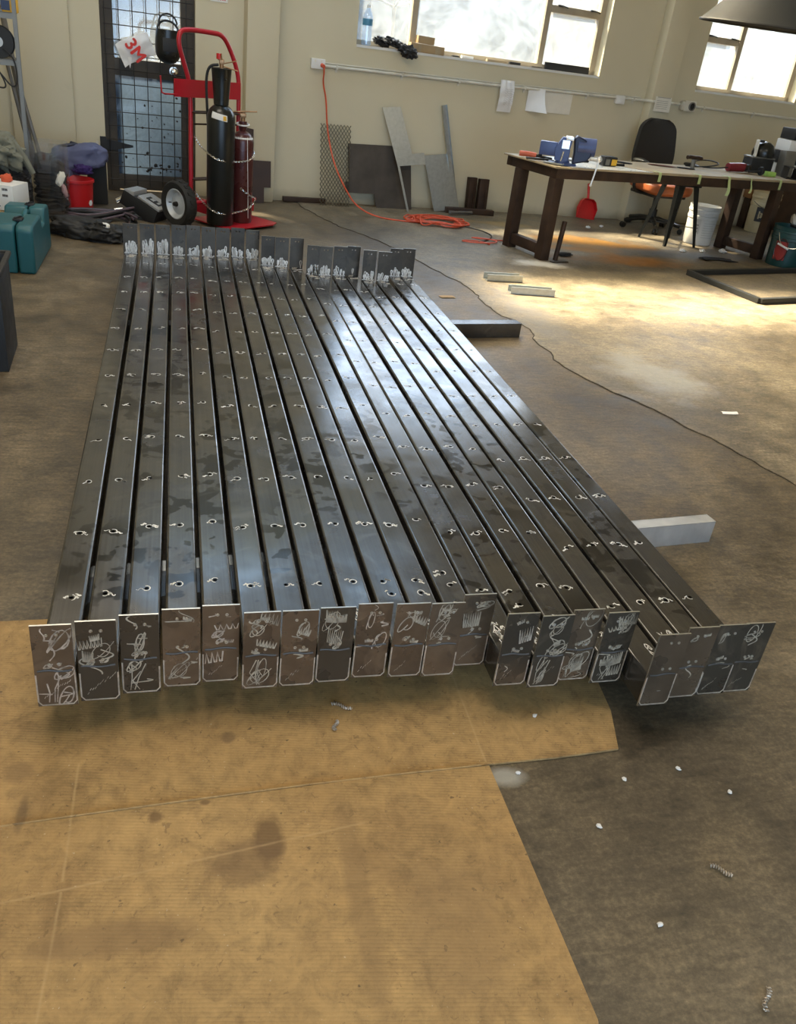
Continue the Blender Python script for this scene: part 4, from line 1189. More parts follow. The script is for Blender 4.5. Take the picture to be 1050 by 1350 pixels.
def shell(u, v, o):
    a_ = rad(-100 + 200 * u); w = .088 + .01 * math.sin(v * PI)
    z = -.12 + .245 * v
    taper = math.sqrt(max(.03, 1 - (max(0, .42 - v) / .42) ** 2.4 * .97))
    return ((w + o) * taper * math.sin(a_), -(.078 + o) * taper * math.cos(a_), z + .0)
mb.grid(26, 16, shell, ID, .004); mb.build('shell', M['gloss'], t, ang=60)
mb = MB(); mb.box((0, -.085, .02), (.11, .012, .095), bev=.006); mb.build('lens_window', M['black'], t)
mb = MB(); mb.torus(.07, .007, 24, 6, TR(0, .0, .165, 78), PI); mb.torus(.08, .009, 24, 6, TR(0, 0, .12, 55), PI); mb.cyl((-.085, 0, .1), (.085, 0, .1), .006); mb.build('head_band', M['black'], t)
t = wall_thing('warning_sign', 'small white sign with red print above the gas trolley', 'sign', .335, 1.58, .004)
mb = MB(); mb.box((0, 0, 0), (.14, .003, .17)); mb.build('sign_board', M['white'], t, smooth=False)
mb = MB(); mb.box((0, -.002, -.025), (.122, .0015, .06))
for x in (-.045, -.028, -.008, .012, .03, .047): mb.box((x, -.002, -.068), (.012 - .004 * (x > 0), .0015, .011))
mb.build('red_print', M['redink'], t, smooth=False)
mb = MB(); mb.box((0, 0, 0), (.02, .006, .035)); mb.box((.03, 0, .01), (.02, .008, .02), bev=.002)
single(mb, 'hinge_plate', M['conduit'], 'painted bolt plate on the wall beside the door hinge', 'plate', wp(-.655, .37, .004), WR)

# ------------------------------------------------------------------ services on the back wall
t = wall_thing('power_socket', 'white double power socket on the wall with an orange plug in it', 'socket', 1.185, 1.142)
mb = MB(); mb.box((0, -.02, 0), (.125, .04, .078), bev=.005); mb.build('socket_box', M['white'], t)
mb = MB()
for x in (-.03, .028):
    mb.box((x, -.0415, .022), (.014, .004, .02), bev=.001)
    for a_, dx, dz in ((30, -.008, -.002), (-30, .008, -.002), (0, 0, -.018)): mb.box((0, 0, 0), (.003, .0015, .009), TR(x + dx, -.0408, dz - .004, 0, a_, 0))
mb.build('switch_mark', M['greypaper'], t, smooth=False)
mb = MB(); mb.cyl((.034, -.038, -.008), (.036, -.085, -.014), .017, .014); mb.build('plug', M['orange'], t)
t = wall_thing('wall_conduit', 'long cream conduit with saddle clips running along the wall below the windows', 'conduit', 0, 0)
mb = MB()
mb.tube([(1.25, -.016, 1.13), (2.91, -.016, 1.141), (4.62, -.016, 1.168), (4.64, -.03, 1.169), (4.66, -.146, 1.17), (4.90, -.146, 1.172), (4.925, -.03, 1.172), (5.12, -.016, 1.172)], .0125, 10)
mb.tube([(5.26, -.016, 1.166), (6.9, -.016, 1.166), (8.6, -.016, 1.165)], .0125, 10)
mb.tube([(1.25, -.012, 1.154), (2.9, -.012, 1.162), (4.6, -.012, 1.188)], .005, 6)
mb.build('pipe_run', M['conduit'], t)
for x, z in ((1.36, 1.131), (1.98, 1.135), (2.55, 1.139), (3.25, 1.147), (3.96, 1.157), (4.52, 1.166), (5.42, 1.166), (6.1, 1.166)):
    mb = MB(); mb.box((x, -.016, z), (.02, .034, .032), bev=.003); mb.box((x, -.003, z - .026), (.02, .006, .03)); mb.build('saddle_clip', M['conduit'], t)
t = wall_thing('switch_plate', 'small square white switch box on the conduit near the pilaster', 'switch', 4.35, 1.146)
mb = MB(); mb.box((0, -.018, 0), (.105, .036, .075), bev=.005); mb.build('plate', M['white'], t)
mb = MB(); mb.box((0, -.0375, 0), (.016, .004, .026), bev=.001); mb.build('rocker', M['white'], t)
t = wall_thing('round_outlet', 'grey industrial outlet with a dark round socket on the conduit under the corner window', 'socket', 5.205, 1.165)
mb = MB(); mb.box((0, -.03, 0), (.15, .06, .1), bev=.008); mb.box((-.075, -.03, 0), (.05, .05, .08), bev=.006); mb.build('outlet_box', M['conduit'], t)
mb = MB(); mb.lathe([(.04, 0), (.042, .012), (.034, .016), (.03, .012)], 24, TR(.02, -.058, 0, 90), False); mb.build('collar', M['shelf'], t)
mb = MB(); mb.lathe([(.031, 0), (0, .001)], 24, TR(.02, -.064, 0, 90)); mb.build('socket_face', M['black'], t)
# papers
def sheet(name, label, t0, z0, w, h, off, mat, curl, thick=.0012):
    t_ = wall_thing(name, label, 'paper', t0, z0, off)
    mb = MB(); mb.grid(16, 16, lambda u, v, o: ((u - .5) * w, -curl(u, v) - o, (v - .5) * h), ID, thick); mb.build('sheet', mat, t_, ang=70)
    return t_
t = sheet('crumpled_sleeve', 'crumpled plastic sleeve with folded notes hanging from the conduit', 3.045, 1.06, .15, .27, .035, M['paper'], lambda u, v: .012 * noise.noise(Vector((u * 5, v * 5, 1))) + .02 * math.sin(v * 3))
mb = MB(); r_ = random.Random(3)
for q in range(9):
    z = .06 - q * .016
    mb.ribbon([(-.03 + .1 * j / 8 * r_.uniform(.7, 1), z + .006 * math.sin(j * 2 + q)) for j in range(9)], .0028, lambda x, y: (x, -.036, y))
mb.build('handwriting', pm('pale_ink', (.4, .36, .36), .7), t, smooth=False)
sheet('wall_paper_sheet', 'wide blank paper sheet taped to the wall behind the curled sheet', 3.625, 1.055, .36, .19, .006, M['greypaper'], lambda u, v: .004 * math.sin(u * 4))
sheet('curled_sheet', 'white sheet with its lower corner curling off the wall', 3.38, 1.055, .17, .2, .012, M['paper'], lambda u, v: .1 * ((1 - v) ** 2) * (u ** 1.2) + .03 * u * u)
t = sheet('notice_sheet', 'notice with faint print pinned to the pilaster behind the office chair', 4.775, 1.153, .2, .135, .155, M['greypaper'], lambda u, v: .004 * math.sin(v * 3 + u))
mb = MB()
for q in range(5): mb.box((-.01, -.0075, .03 - q * .017), (.14, .0008, .0045))
mb.box((.0, -.0085, .062), (.16, .001, .008)); mb.build('print', M['greypaper'] if False else pm('faint_print', (.4, .37, .31), .8), t, smooth=False)

# things on the window ledge
LZ = 1.327
t = wall_thing('water_bottle', 'clear blue tinted water bottle on the window ledge', 'bottle', 1.63, LZ + .002, -.045)
mb = MB(); mb.lathe([(0, .004), (.038, 0), (.044, .01), (.042, .05), (.044, .09), (.042, .14), (.044, .19), (.043, .215), (.03, .25), (.016, .275), (.014, .29)], 28); mb.build('bottle_body', M['bottle'], t)
mb = MB(); mb.lathe([(.0448, .15), (.0452, .2)], 28, ID, False); mb.build('blue_label', pm('blue_label', (.07, .25, .4), .4), t)
mb = MB(); mb.lathe([(.016, .282), (.016, .305), (0, .306)], 20); mb.build('cap', M['white'], t)
t = wall_thing('black_gloves', 'bundle of crumpled black gloves drooping over the window ledge', 'gloves', 1.88, LZ + .03, .035)
for q, (x, y, z, d_) in enumerate(((-.11, .07, .015, (.13, .09, .06)), (.0, .03, .015, (.15, .1, .06)), (.11, -.045, -.035, (.15, .07, .09)))):
    mb = MB(); mb.blob(d_, TR(x, y, z, 0, 12), .65, 2.4, 120 + q, 4); mb.build('glove', M['black'], t, ang=80)
t = wall_thing('cardboard_box', 'torn low cardboard box on the window ledge', 'box', 2.2, LZ + .002, -.035)
mb = MB(); mb.box((0, 0, .033), (.33, .09, .066), TR(ry=1.5), bev=.003); mb.build('carton_body', M['card'], t)
mb = MB(); mb.box((-.08, -.047, .033), (.03, .002, .06)); mb.box((.1, -.047, .03), (.05, .002, .06)); mb.build('flap', M['timber'], t, smooth=False)
t = wall_thing('cardboard_box', 'small cardboard box sitting on the torn low one', 'box', 2.185, LZ + .071, -.04)
mb = MB(); mb.box((0, 0, .03), (.16, .07, .06), TR(ry=2), bev=.002); mb.build('carton_body', M['card'], t)
for lab, tt, w, h, m_ in (('black lighter sized bit on the ledge beside the torn box', 2.5, .07, .012, 'black'), ('white putty strip on the window ledge', 2.62, .12, .02, 'paper'), ('timber packer lying on the middle of the ledge', 2.93, .22, .02, 'timber'), ('dark chisel handle lying on the ledge', 3.12, .12, .022, 'black'), ('thin dark blade on the ledge below the post', 3.36, .12, .01, 'darksteel')):
    mb = MB(); mb.box((0, 0, h / 2), (w, .03, h), bev=.003)
    single(mb, 'ledge_offcut', M[m_], lab, 'offcut', wp(tt, LZ + .002, -.03), WR + 2)
mb = MB(); mb.box((0, 0, .03), (.5, .02, .06), TR(rx=-8), bev=.003)
single(mb, 'black_strip', M['black'], 'long black strip leaning on the glass at the end of the ledge', 'strip', wp(3.72, LZ + .002, -.06), WR)

# ------------------------------------------------------------------ sheets leaning on the wall
t = wall_thing('mesh_sheet', 'expanded metal mesh sheet leaning on the wall behind the orange cord', 'mesh sheet', 1.385, .0, .16)
mb = MB()
W_, H_ = .285, .69
lean = math.atan2(.13, H_)
Mx = Euler((-lean, 0, 0)).to_matrix().to_4x4()
nx, nz = 9, 30
sx, sz = W_ / nx, H_ / nz
for j in range(nz):
    mb.tube([(-W_ / 2 + i * sx / 2, 0, j * sz + (sz if (i + j) % 2 else 0)) for i in range(nx * 2 + 1)], .0046, 4, Mx)
o_ = mb.build('mesh_strands', pm('dull_mesh_steel', (.11, .1, .075), .5, .4), t)
leaner('notched_plate', 'dark steel plate with a notched corner leaning between the mesh and galvanised sheets', 'steel plate', [(1.808, 0), (2.17, 0), (2.14, .555), (1.515, .54), (1.53, .215), (1.497, .215), (1.497, .12), (1.784, .12)], .006, M['darksteel'], .012, .13)
leaner('galvanised_sheet', 'tall L shaped galvanised sheet standing on a narrow leg', 'metal sheet', [(2.075, 0), (2.095, 0), (1.992, .4), (2.255, .43), (2.235, .53), (2.115, .515), (1.99, .905), (1.81, .885), (1.97, .4)], .003, M['galv'], .02, .26)
leaner('galvanised_sheet', 'squarish galvanised sheet leaning below the metal stud', 'metal sheet', [(2.40, 0), (2.67, .035), (2.545, .53), (2.265, .495)], .003, M['galv'], .05, .16)
t = wall_thing('metal_stud', 'slim galvanised channel stud leaning on the wall behind the square sheet', 'metal stud', 2.66, .0, .09)
mb = MB(); Mx = TR(rx=-3.5, ry=-14.5)
mb.box((0, 0, .48), (.05, .002, .96), Mx); mb.box((-.024, -.012, .48), (.002, .024, .96), Mx); mb.box((.024, -.012, .48), (.002, .024, .96), Mx)
mb.build('channel', M['galv'], t, smooth=False)
for lab, t0, w, h, rz_, off in (('taller stained timber block leaning on the wall', 2.825, .085, .32, 5, .07), ('stained timber block with a pale split beside the taller block', 2.94, .1, .315, -3, .09)):
    t = wall_thing('timber_block', lab, 'timber', t0, .004, off)
    mb = MB(); mb.box((0, 0, h / 2), (w, .06, h), TR(rx=-5, rz=rz_), bev=.006); mb.box((.2 * w, -.034, h * .45), (.012, .012, h * .8), TR(rx=-5, rz=rz_)); mb.build('block', M['rust'], t)
mb = MB(); mb.box((0, 0, .025), (.5, .07, .05), TR(rz=-7), bev=.006); single(mb, 'timber_batten', M['rust'], 'dark timber batten on the floor below the blocks', 'timber', wp(2.76, .006, .2), WR)
mb = MB(); mb.box((0, 0, .02), (.4, .05, .04), bev=.004); single(mb, 'timber_batten', M['rust'], 'dark batten lying at the wall foot beside the mesh sheet', 'timber', wp(1.12, .006, .06), WR)
mb = MB(); mb.cyl((-.1, 0, .02), (.12, .04, .02), .014); mb.box((-.12, -.01, .022), (.06, .03, .03), bev=.006); single(mb, 'pipe_offcut', M['pipe'], 'short pale pipe offcut on the floor before the timber blocks', 'offcut', wp(2.64, .008, .3), WR)

# ------------------------------------------------------------------ orange extension cord
t = thing('extension_cord', 'orange extension cord falling from the socket to a tangled coil on the floor', 'cord', (0, 0, 0))
mb = MB()
s_ = wp(1.221, 1.127, .085)
mb.tube([s_, wp(1.228, 1.09, .085), wp(1.235, 1.0, .04), (1.266, 8.07, .879), (1.282, 8.06, .70), (1.298, 7.96, .548), (1.34, 7.82, .37), (1.43, 7.7, .2), (1.53, 7.62, .07), (1.70, 7.53, .012), (1.93, 7.46, .01), (2.1, 7.44, .012)], .0068, 8, smooth=3)
mb.build('hanging_run', M['orange'], t)
rng = random.Random(77)
mb = MB(); pts = []
for i in range(110):
    u = i / 109
    a_ = u * 2 * PI * 8 + rng.uniform(-.25, .25)
    k = rng.uniform(.55, 1.05)
    pts.append((2.27 + .3 * k * math.cos(a_) + .05 * math.sin(u * 21), 7.53 + .21 * k * math.sin(a_) + .04 * math.cos(u * 17), (.012 + .06 * rng.random() * (1.15 - k * .8))))
mb.tube(pts, .006, 7, smooth=2); mb.build('coil', M['orange'], t)
mb = MB(); mb.tube([(2.5, 7.42, .012), (2.62, 7.3, .011), (2.66, 7.1, .011), (2.55, 6.9, .011), (2.42, 6.78, .011)], .005, 7, smooth=2)
single(mb, 'thin_cable', M['black'], 'thin dark cable trailing from the orange coil towards the bench', 'cable')
mb = MB(); pts = [(2.36 + .14 * math.cos(a_ * .7) + .1 * a_ / 9, 6.72 + .07 * math.sin(a_ * .7) + .01 * a_, .011 + .001 * a_) for a_ in range(14)]
mb.tube(pts + [(2.8, 6.9, .012), (2.95, 7.0, .012)], .0055, 7, smooth=2)
single(mb, 'red_lead', M['orange'], 'loose red lead looped on the floor at the bench leg', 'cable')

# ------------------------------------------------------------------ workbench
BRZ = 15.5
BX, BY = 2.775, 6.27
t = thing('workbench', 'long dark steel workbench with timber sheet top in front of the windows', 'workbench', (BX, BY, .0045), BRZ)
BL, BD, BZ = 3.75, .66, .685
mb = MB()
for y in (.035, BD - .035): mb.box((BL / 2, y, BZ - .036), (BL, .07, .072), bev=.004)
for x in (.035, 1.2, 2.61, BL - .035): mb.box((x, BD / 2, BZ - .036), (.07, BD - .14, .072), bev=.004)
mb.build('top_frame', M['rust'], t)
mb = MB(); mb.box((BL / 2 - .01, BD / 2, BZ + .006), (BL + .04, BD + .03, .012), bev=.003); mb.build('bench_top', M['timber'], t)
for x in (.04, 2.6):
    for y in (.04, .49):
        mb = MB(); mb.box((x, y, (BZ - .072) / 2), (.085, .085, BZ - .072), bev=.005); mb.build('leg', M['rust'], t)
    mb = MB(); mb.box((x, .265, .075), (.06, .36, .08), bev=.005); mb.build('foot_rail', M['rust'], t)
for x in (3.66,):
    for y in (.04, .49):
        mb = MB(); mb.box((x, y, (BZ - .072) / 2), (.085, .085, BZ - .072), bev=.005); mb.build('leg', M['rust'], t)
def bp_(x, y, z=0): 
    c, s = math.cos(rad(BRZ)), math.sin(rad(BRZ))
    return (BX + x * c - y * s, BY + x * s + y * c, .0045 + BZ + .012 + z)
def on_bench(name, label, cat, x, y, rz=0, z=0, group=None): return thing(name, label, cat, bp_(x, y, z), BRZ + rz, group)
mb = MB(); mb.prism([(.14, .0), (.98, .0), (.66, .6), (.14, .6)], .004)
for q in range(60):
    mb.box((.16 + q * .0135, -.001, .004), (.007, .004, .004))
single(mb, 'aluminium_sheet', M['bright'], 'bright aluminium sheet covering the vise end of the bench', 'metal sheet', bp_(.0, .0, .0005), BRZ, smooth=False)
mb = MB(); mb.prism([(1.0, -.01), (3.7, -.01), (3.7, .64), (.64, .64), (.69, .58)], .005)
single(mb, 'ply_sheet', M['timber'], 'thin brown ply sheet taped over most of the bench top', 'board', bp_(0, 0, .0005), BRZ, smooth=False)
for i, (x, hang, lab) in enumerate(((1.04, .05, 'first green tape strip over the bench edge, above the orange chair seat'), (1.5, .05, 'second green tape strip over the bench edge, above the black stool'), (1.86, .13, 'longest green tape strip dangling from the bench edge'), (2.14, .1, 'thin twisted green tape strip dangling near the far legs'), (2.53, .06, 'green tape strip over the bench edge just above the far legs'))):
    mb = MB(); w = .03 if i != 3 else .012
    tw = 0 if i not in (2, 3) else .03
    def tape(u, v, o, w=w, hang=hang, tw=tw):
        s = v * (hang + .1)
        if s < .08: return ((u - .5) * w, .06 - s, .0085 + o)
        if s < .1: return ((u - .5) * w, -.02 - o - (s - .08) * .2, .008 - (s - .08))
        k = (s - .1) / max(hang, .01)
        return ((u - .5) * w * (1 - .4 * k * (tw > 0)) + tw * k * math.sin(k * 3), -.024 - o - tw * k * .6 * u, -.012 - (s - .1))
    mb.grid(3, 16, tape, ID, .0012)
    single(mb, 'tape_strip', M['greentape'], lab, 'tape', bp_(x, -.003, 0), BRZ, ang=70)
# vise
t = on_bench('bench_vise', 'blue bench vise bolted to the corner of the bench, handle hanging down', 'vise', .16, .115, -36, .003)
t.scale = (.93, .93, .97)
mb = MB(); mb.lathe([(.085, 0), (.085, .012), (.06, .02), (.055, .035), (0, .035)], 24, TR(-.03, 0, 0)); mb.box((-.03, .0, .008), (.23, .06, .016), bev=.006)
mb.build('swivel_base', M['blue'], t)
mb = MB(); mb.box((-.04, 0, .075), (.11, .085, .085), bev=.008); mb.prism([(-.1, .03), (.0, .03), (.02, .2), (-.06, .2), (-.11, .12)], .1, Matrix(((1, 0, 0, 0), (0, 0, -1, .05), (0, 1, 0, 0), (0, 0, 0, 1)))); mb.build('fixed_jaw', M['blue'], t)
mb = MB(); mb.box((-.165, 0, .105), (.14, .075, .1), bev=.006); mb.build('slide', M['blue'], t)
mb = MB(); mb.box((-.03, -.052, .15), (.06, .006, .06), TR(rz=0)); mb.cyl((-.05, -.055, .03), (-.04, -.06, .1), .007); mb.build('lock_lever', M['chrome'], t)
mb = MB(); mb.box((-.005, 0, .196), (.06, .13, .025), bev=.004); mb.build('jaw_plate', M['bright'], t)
mb = MB(); mb.prism([(.045, .015), (.16, .045), (.19, .09), (.19, .12), (.13, .2), (.05, .225), (.03, .2), (.045, .1)], .11, Matrix(((1, 0, 0, 0), (0, 0, -1, .055), (0, 1, 0, 0), (0, 0, 0, 1)))); o_ = mb.build('moving_jaw', M['navy'], t)
bv = o_.modifiers.new('round', 'BEVEL'); bv.width = .012; bv.segments = 2; bv.limit_method = 'ANGLE'
mb = MB(); mb.cyl((.07, 0, .145), (.215, 0, .15), .068, .066, 26); mb.build('jaw_barrel', M['blue'], t)
mb = MB(); mb.cyl((.15, 0, .075), (.265, -.02, .075), .018); mb.lathe([(0, -.02), (.02, -.016), (.026, 0), (.02, .016), (0, .02)], 16, TR(.262, -.02, .075)); mb.build('screw', M['bright'], t)
mb = MB(); mb.cyl((.268, -.02, .1), (.235, -.045, -.115), .0075); mb.lathe([(0, -.012), (.0115, -.006), (.0115, .006), (0, .012)], 12, TR(.234, -.046, -.118)); mb.build('handle_rod', M['bright'], t)
# hand tools
t = on_bench('hand_tool', 'orange handled tool lying at the end of the bench behind the vise', 'hand tool', .06, .42, -24, .004)
mb = MB(); mb.tube([(-.1, .02, .022), (-.04, .01, .026), (.03, 0, .02)], .02, 10, smooth=2); mb.build('grip', pm('orange_grip', (.62, .13, .06), .5), t)
mb = MB(); mb.tube([(.03, 0, .02), (.09, -.01, .016), (.16, -.02, .012)], .012, 8, smooth=2, r2=.006); mb.box((.06, -.01, .03), (.03, .02, .012), bev=.003); mb.build('tool_head', M['grille'], t)
t = on_bench('pliers', 'dark pliers lying across the bench end beside the vise base', 'hand tool', .05, .25, -30, .004)
mb = MB(); mb.tube([(-.14, .01, .01), (-.05, .015, .012), (.03, .0, .012), (.08, .01, .01)], .008, 8, smooth=2); mb.tube([(-.14, -.02, .01), (-.05, -.01, .012), (.03, .01, .012), (.08, -.005, .01)], .008, 8, smooth=2); mb.cyl((.02, .004, .002), (.02, .004, .024), .012); mb.build('pliers_body', M['darksteel'], t)
mb = MB(); mb.box((0, 0, .006), (.16, .035, .01), bev=.002)
single(mb, 'square_rule', M['galv'], 'flat steel rule lying in front of the pliers at the bench end', 'rule', bp_(.045, .12, .004), BRZ - 62)
t = on_bench('file', 'slim file with dark handle lying on the aluminium sheet', 'file', .44, .36, -8, .0055)
mb = MB(); mb.box((-.05, 0, .006), (.16, .016, .008)); mb.build('blade', M['darksteel'], t)
mb = MB(); mb.cyl((.03, 0, .01), (.14, 0, .01), .013, .01); mb.lathe([(.02, -.012), (.022, 0), (.02, .012)], 12, TR(.03, 0, .012, 0, 90)); mb.build('grip', M['black'], t)
t = on_bench('tape_measure', 'small black tape measure with yellow label on the bench', 'tape measure', .68, .22, -6, .0055)
mb = MB(); mb.box((0, 0, .036), (.13, .075, .072), bev=.012); mb.build('case', M['black'], t)
mb = MB(); mb.box((.033, -.038, .03), (.05, .003, .046)); mb.build('yellow_label', M['yellow'], t)
mb = MB(); mb.box((-.03, -.038, .03), (.04, .003, .046)); mb.build('grey_label', M['shelf'], t)
t = on_bench('marker_pen', 'black marker pen just past the tape measure', 'pen', .83, .25, 4, .0055)
mb = MB(); mb.cyl((-.06, 0, .009), (.06, 0, .009), .009); mb.cyl((-.09, 0, .009), (-.06, 0, .009), .006); mb.build('barrel', M['black'], t)
for lab, x, y, L, w, m_ in (('pair of thin black straps on the ply nearest the aluminium sheet', 1.02, .5, .17, .03, 'black'), ('second black strap in front of the thin pair on the ply', 1.06, .43, .14, .018, 'black'), ('flat reddish brown strap on the ply in front of the chair back', 1.5, .43, .26, .045, 'browncloth'), ('flat oval dark pad beside the reddish strap', 1.72, .36, .17, .045, 'darkcloth')):
    mb = MB(); mb.blob((L, w, .012), ID, .1, 1.5, x * 10, 3, None, .7)
    single(mb, 'leather_strap', M[m_] if m_ != 'browncloth' else pm('red_brown_leather', (.14, .06, .045), .7), lab, 'strap', bp_(x, y, .012), BRZ - 24)
t = on_bench('hammer', 'small steel hammer standing on its handle with a timber head on the ply', 'hammer', 1.86, .42, 0, .006)
mb = MB(); mb.cyl((0, 0, 0), (0, 0, .075), .018, .02); mb.build('stub', M['shelf'], t)
mb = MB(); mb.tube([(-.09, 0, .09), (-.05, 0, .095), (0, 0, .088), (.05, 0, .092), (.09, 0, .084)], .017, 10, smooth=2); mb.build('timber_grip', M['rust'], t)
t = on_bench('angle_grinder', 'red angle grinder lying on the bench with its black lead', 'angle grinder', 2.36, .36, -8, .006)
mb = MB(); mb.tube([(-.1, 0, .038), (-.02, 0, .042), (.07, 0, .045)], .036, 14, smooth=2, r2=.04); mb.box((.05, 0, .06), (.07, .06, .045), bev=.01); mb.build('motor_body', M['redplastic'] if False else pm('dark_red_plastic', (.17, .012, .02), .4), t)
mb = MB(); mb.cyl((.07, 0, .045), (.115, 0, .045), .034, .026); mb.lathe([(.0, -.02), (.03, -.018), (.032, .01), (.02, .025), (0, .026)], 18, TR(.13, .0, .05)); mb.build('gear_head', M['grille'], t)
mb = MB(); mb.lathe([(.012, 0), (.055, .002), (.055, .006), (.012, .008)], 26, TR(.14, -.01, .012)); mb.build('disc', M['darksteel'], t)
mb = MB(); mb.tube([(-.1, 0, .035), (-.22, .0, .02), (-.32, .06, .012), (-.42, .1, .012), (-.36, .17, .05), (-.2, .16, .07), (-.1, .1, .05), (-.25, .03, .03), (-.4, .06, .01), (-.48, .12, .008)], .006, 7, smooth=3); mb.build('lead', M['black'], t)
t = on_bench('wheel_brush', 'small black wheel brush on a spindle before the angle grinder', 'brush', 2.53, .24, -10, .006)
mb = MB(); mb.lathe([(.012, -.008), (.036, -.012), (.038, 0), (.036, .012), (.012, .008)], 20, TR(.02, 0, .038, 0, 80)); mb.cyl((-.1, .02, .02), (.02, 0, .038), .007); mb.build('brush_head', M['black'], t)
mb = MB(); mb.box((0, 0, .02), (.1, .055, .042), bev=.008); single(mb, 'green_sponge', M['sponge'], 'bright green sponge block near the far bench leg', 'sponge', bp_(2.66, .22, .006), BRZ - 14)
t = on_bench('black_toolbox', 'black metal box with a pale rim behind the green sponge', 'box', 2.76, .47, -14, .006)
mb = MB(); mb.box((0, 0, .065), (.24, .14, .13), bev=.006); mb.build('box_body', M['black'], t)
mb = MB(); mb.box((0, 0, .133), (.25, .15, .012), bev=.003); mb.cyl((-.16, 0, .13), (-.1, 0, .13), .006); mb.build('rim', M['shelf'], t)
t = on_bench('face_shield', 'shiny dark domed face shield resting on the black box', 'helmet', 2.78, .47, -14, .146)
mb = MB(); mb.lathe([(.1, 0), (.105, .03), (.1, .06), (.08, .1), (.04, .125), (0, .132)], 28, TR(.01, 0, 0)); mb.build('dome', M['gloss'], t)
mb = MB(); mb.prism([(-.05, 0), (.05, 0), (.04, .14), (-.03, .14)], .012, TR(-.1, -.02, 0, 90, 0, 70)); mb.build('side_panel', M['conduit'], t)
mb = MB(); mb.lathe([(.02, -.01), (.026, 0), (.02, .012), (0, .013)], 16, TR(-.06, -.03, .13)); mb.build('knob', M['black'], t)
def sqt(label, x, y, rz_, L, w):
    t_ = on_bench('square_tube_offcut', label, 'offcut', x, y, rz_, .006)
    mb = MB(); k = .004
    for s_ in (-1, 1):
        mb.box((s_ * (w - k) / 2, 0, w / 2), (k, L, w)); mb.box((0, 0, w / 2 + s_ * (w - k) / 2), (w, L, k))
    mb.build('offcut_body', M['grille'], t_, smooth=False)
sqt('black square tube offcut with its open end facing out beside the sponge', 2.86, .16, -34, .17, .1)
mb = MB(); mb.box((0, 0, .11), (.13, .09, .22), TR(rx=-3), bev=.006); single(mb, 'steel_block', M['shelf'], 'tall grey brown block standing behind the square tube offcut', 'block', bp_(2.97, .32, .006), BRZ - 12)
t = on_bench('stereo_unit', 'stack of black and white electrical units at the right end of the bench', 'electrical unit', 3.12, .42, -12, .006)
for q, (z, h, w) in enumerate(((.0, .1, .26), (.1, .11, .25), (.21, .1, .24), (.31, .1, .2))):
    mb = MB(); mb.box((0, 0, z + h / 2), (w, .2, h - .004), bev=.008); mb.build('unit_case', M['black'] if q in (1, 3) else M['white'], t)
mb = MB()
for x, z in ((-.05, .36), (.05, .36), (-.06, .155)): mb.torus(.033, .008, 22, 6, TR(x, -.102, z, 90))
for q in range(4): mb.box((.07, -.102, .03 + q * .05), (.1, .004, .015))
mb.build('speaker_ring', M['chrome'], t)

# ------------------------------------------------------------------ round the bench
t = thing('office_chair', 'office chair with black backrest and worn orange seat behind the bench', 'chair', (4.74, 8.13, .0045), 8)
mb = MB()
def backf(u, v, o):
    x = (u - .5) * 2; z = v
    w = .245 * (1 - .38 * max(0, z - .35) ** 1.5 - .12 * (1 - min(1, z / .3)))
    if z > .8: w *= math.sqrt(max(.02, 1 - ((z - .8) / .21) ** 2)) * .72 + .28
    y = .24 + .05 * z - .06 * abs(x) ** 2.2 * -1 * -1 + o * (1 - .0)
    pad = .035 * (1 - abs(x) ** 3) * math.sin(min(1, z * 1.02) * PI) ** .4 if o == 0 else 0
    return (x * w, y - pad, .5 + z * .52)
mb.grid(22, 22, backf, ID, .05); mb.build('backrest', M['charcoal'], t, ang=60)
mb = MB(); mb.blob((.54, .54, .14), TR(0, -.02, .43, 3), .03, 1.5, 4, 5, None, .55); mb.build('seat', M['leather'], t, ang=70)
mb = MB(); mb.box((0, .0, .35), (.4, .4, .03), bev=.01); mb.build('seat_pan', M['black'], t)
for s_ in (-1, 1):
    mb = MB(); mb.tube([(s_ * .2, -.0, .35), (s_ * .31, 0, .37), (s_ * .325, 0, .5), (s_ * .32, -.0, .62)], .016, 8, smooth=2); mb.blob((.075, .25, .05), TR(s_ * .315, -.02, .645), .1, 2, 5, 3); mb.build('armrest', M['gloss'], t)
mb = MB(); mb.box((0, .22, .42), (.07, .03, .2), TR(rx=-4), bev=.006); mb.build('back_bracket', M['black'], t)
mb = MB(); mb.cyl((0, 0, .09), (0, 0, .35), .028); mb.cyl((0, 0, .07), (0, 0, .2), .042); mb.build('gas_column', M['black'], t)
for k in range(5):
    a_ = rad(72 * k + 100)
    mb = MB(); mb.tube([(0, 0, .11), (.16 * math.cos(a_), .16 * math.sin(a_), .1), (.3 * math.cos(a_), .3 * math.sin(a_), .072)], .026, 8, r2=.018); o_ = mb.build('base_arm', M['gloss'], t)
    mb = MB()
    for s_ in (-.016, .016): mb.lathe([(0, -.01), (.026, -.009), (.028, 0), (.026, .009), (0, .01)], 16, Matrix.Translation((.31 * math.cos(a_) - s_ * math.sin(a_), .31 * math.sin(a_) + s_ * math.cos(a_), .029)) @ TR(rz=math.degrees(a_) + 90) @ TR(ry=90))
    mb.build('castor', M['gloss'], o_)
t = thing('metal_stool', 'black metal stool with splayed tapered legs pushed under the bench', 'stool', (4.58, 7.48, .0045), 10)
mb = MB(); mb.box((0, 0, .575), (.3, .3, .03), bev=.012); mb.box((0, 0, .545), (.27, .27, .04), bev=.006); mb.build('seat', M['gloss'], t)
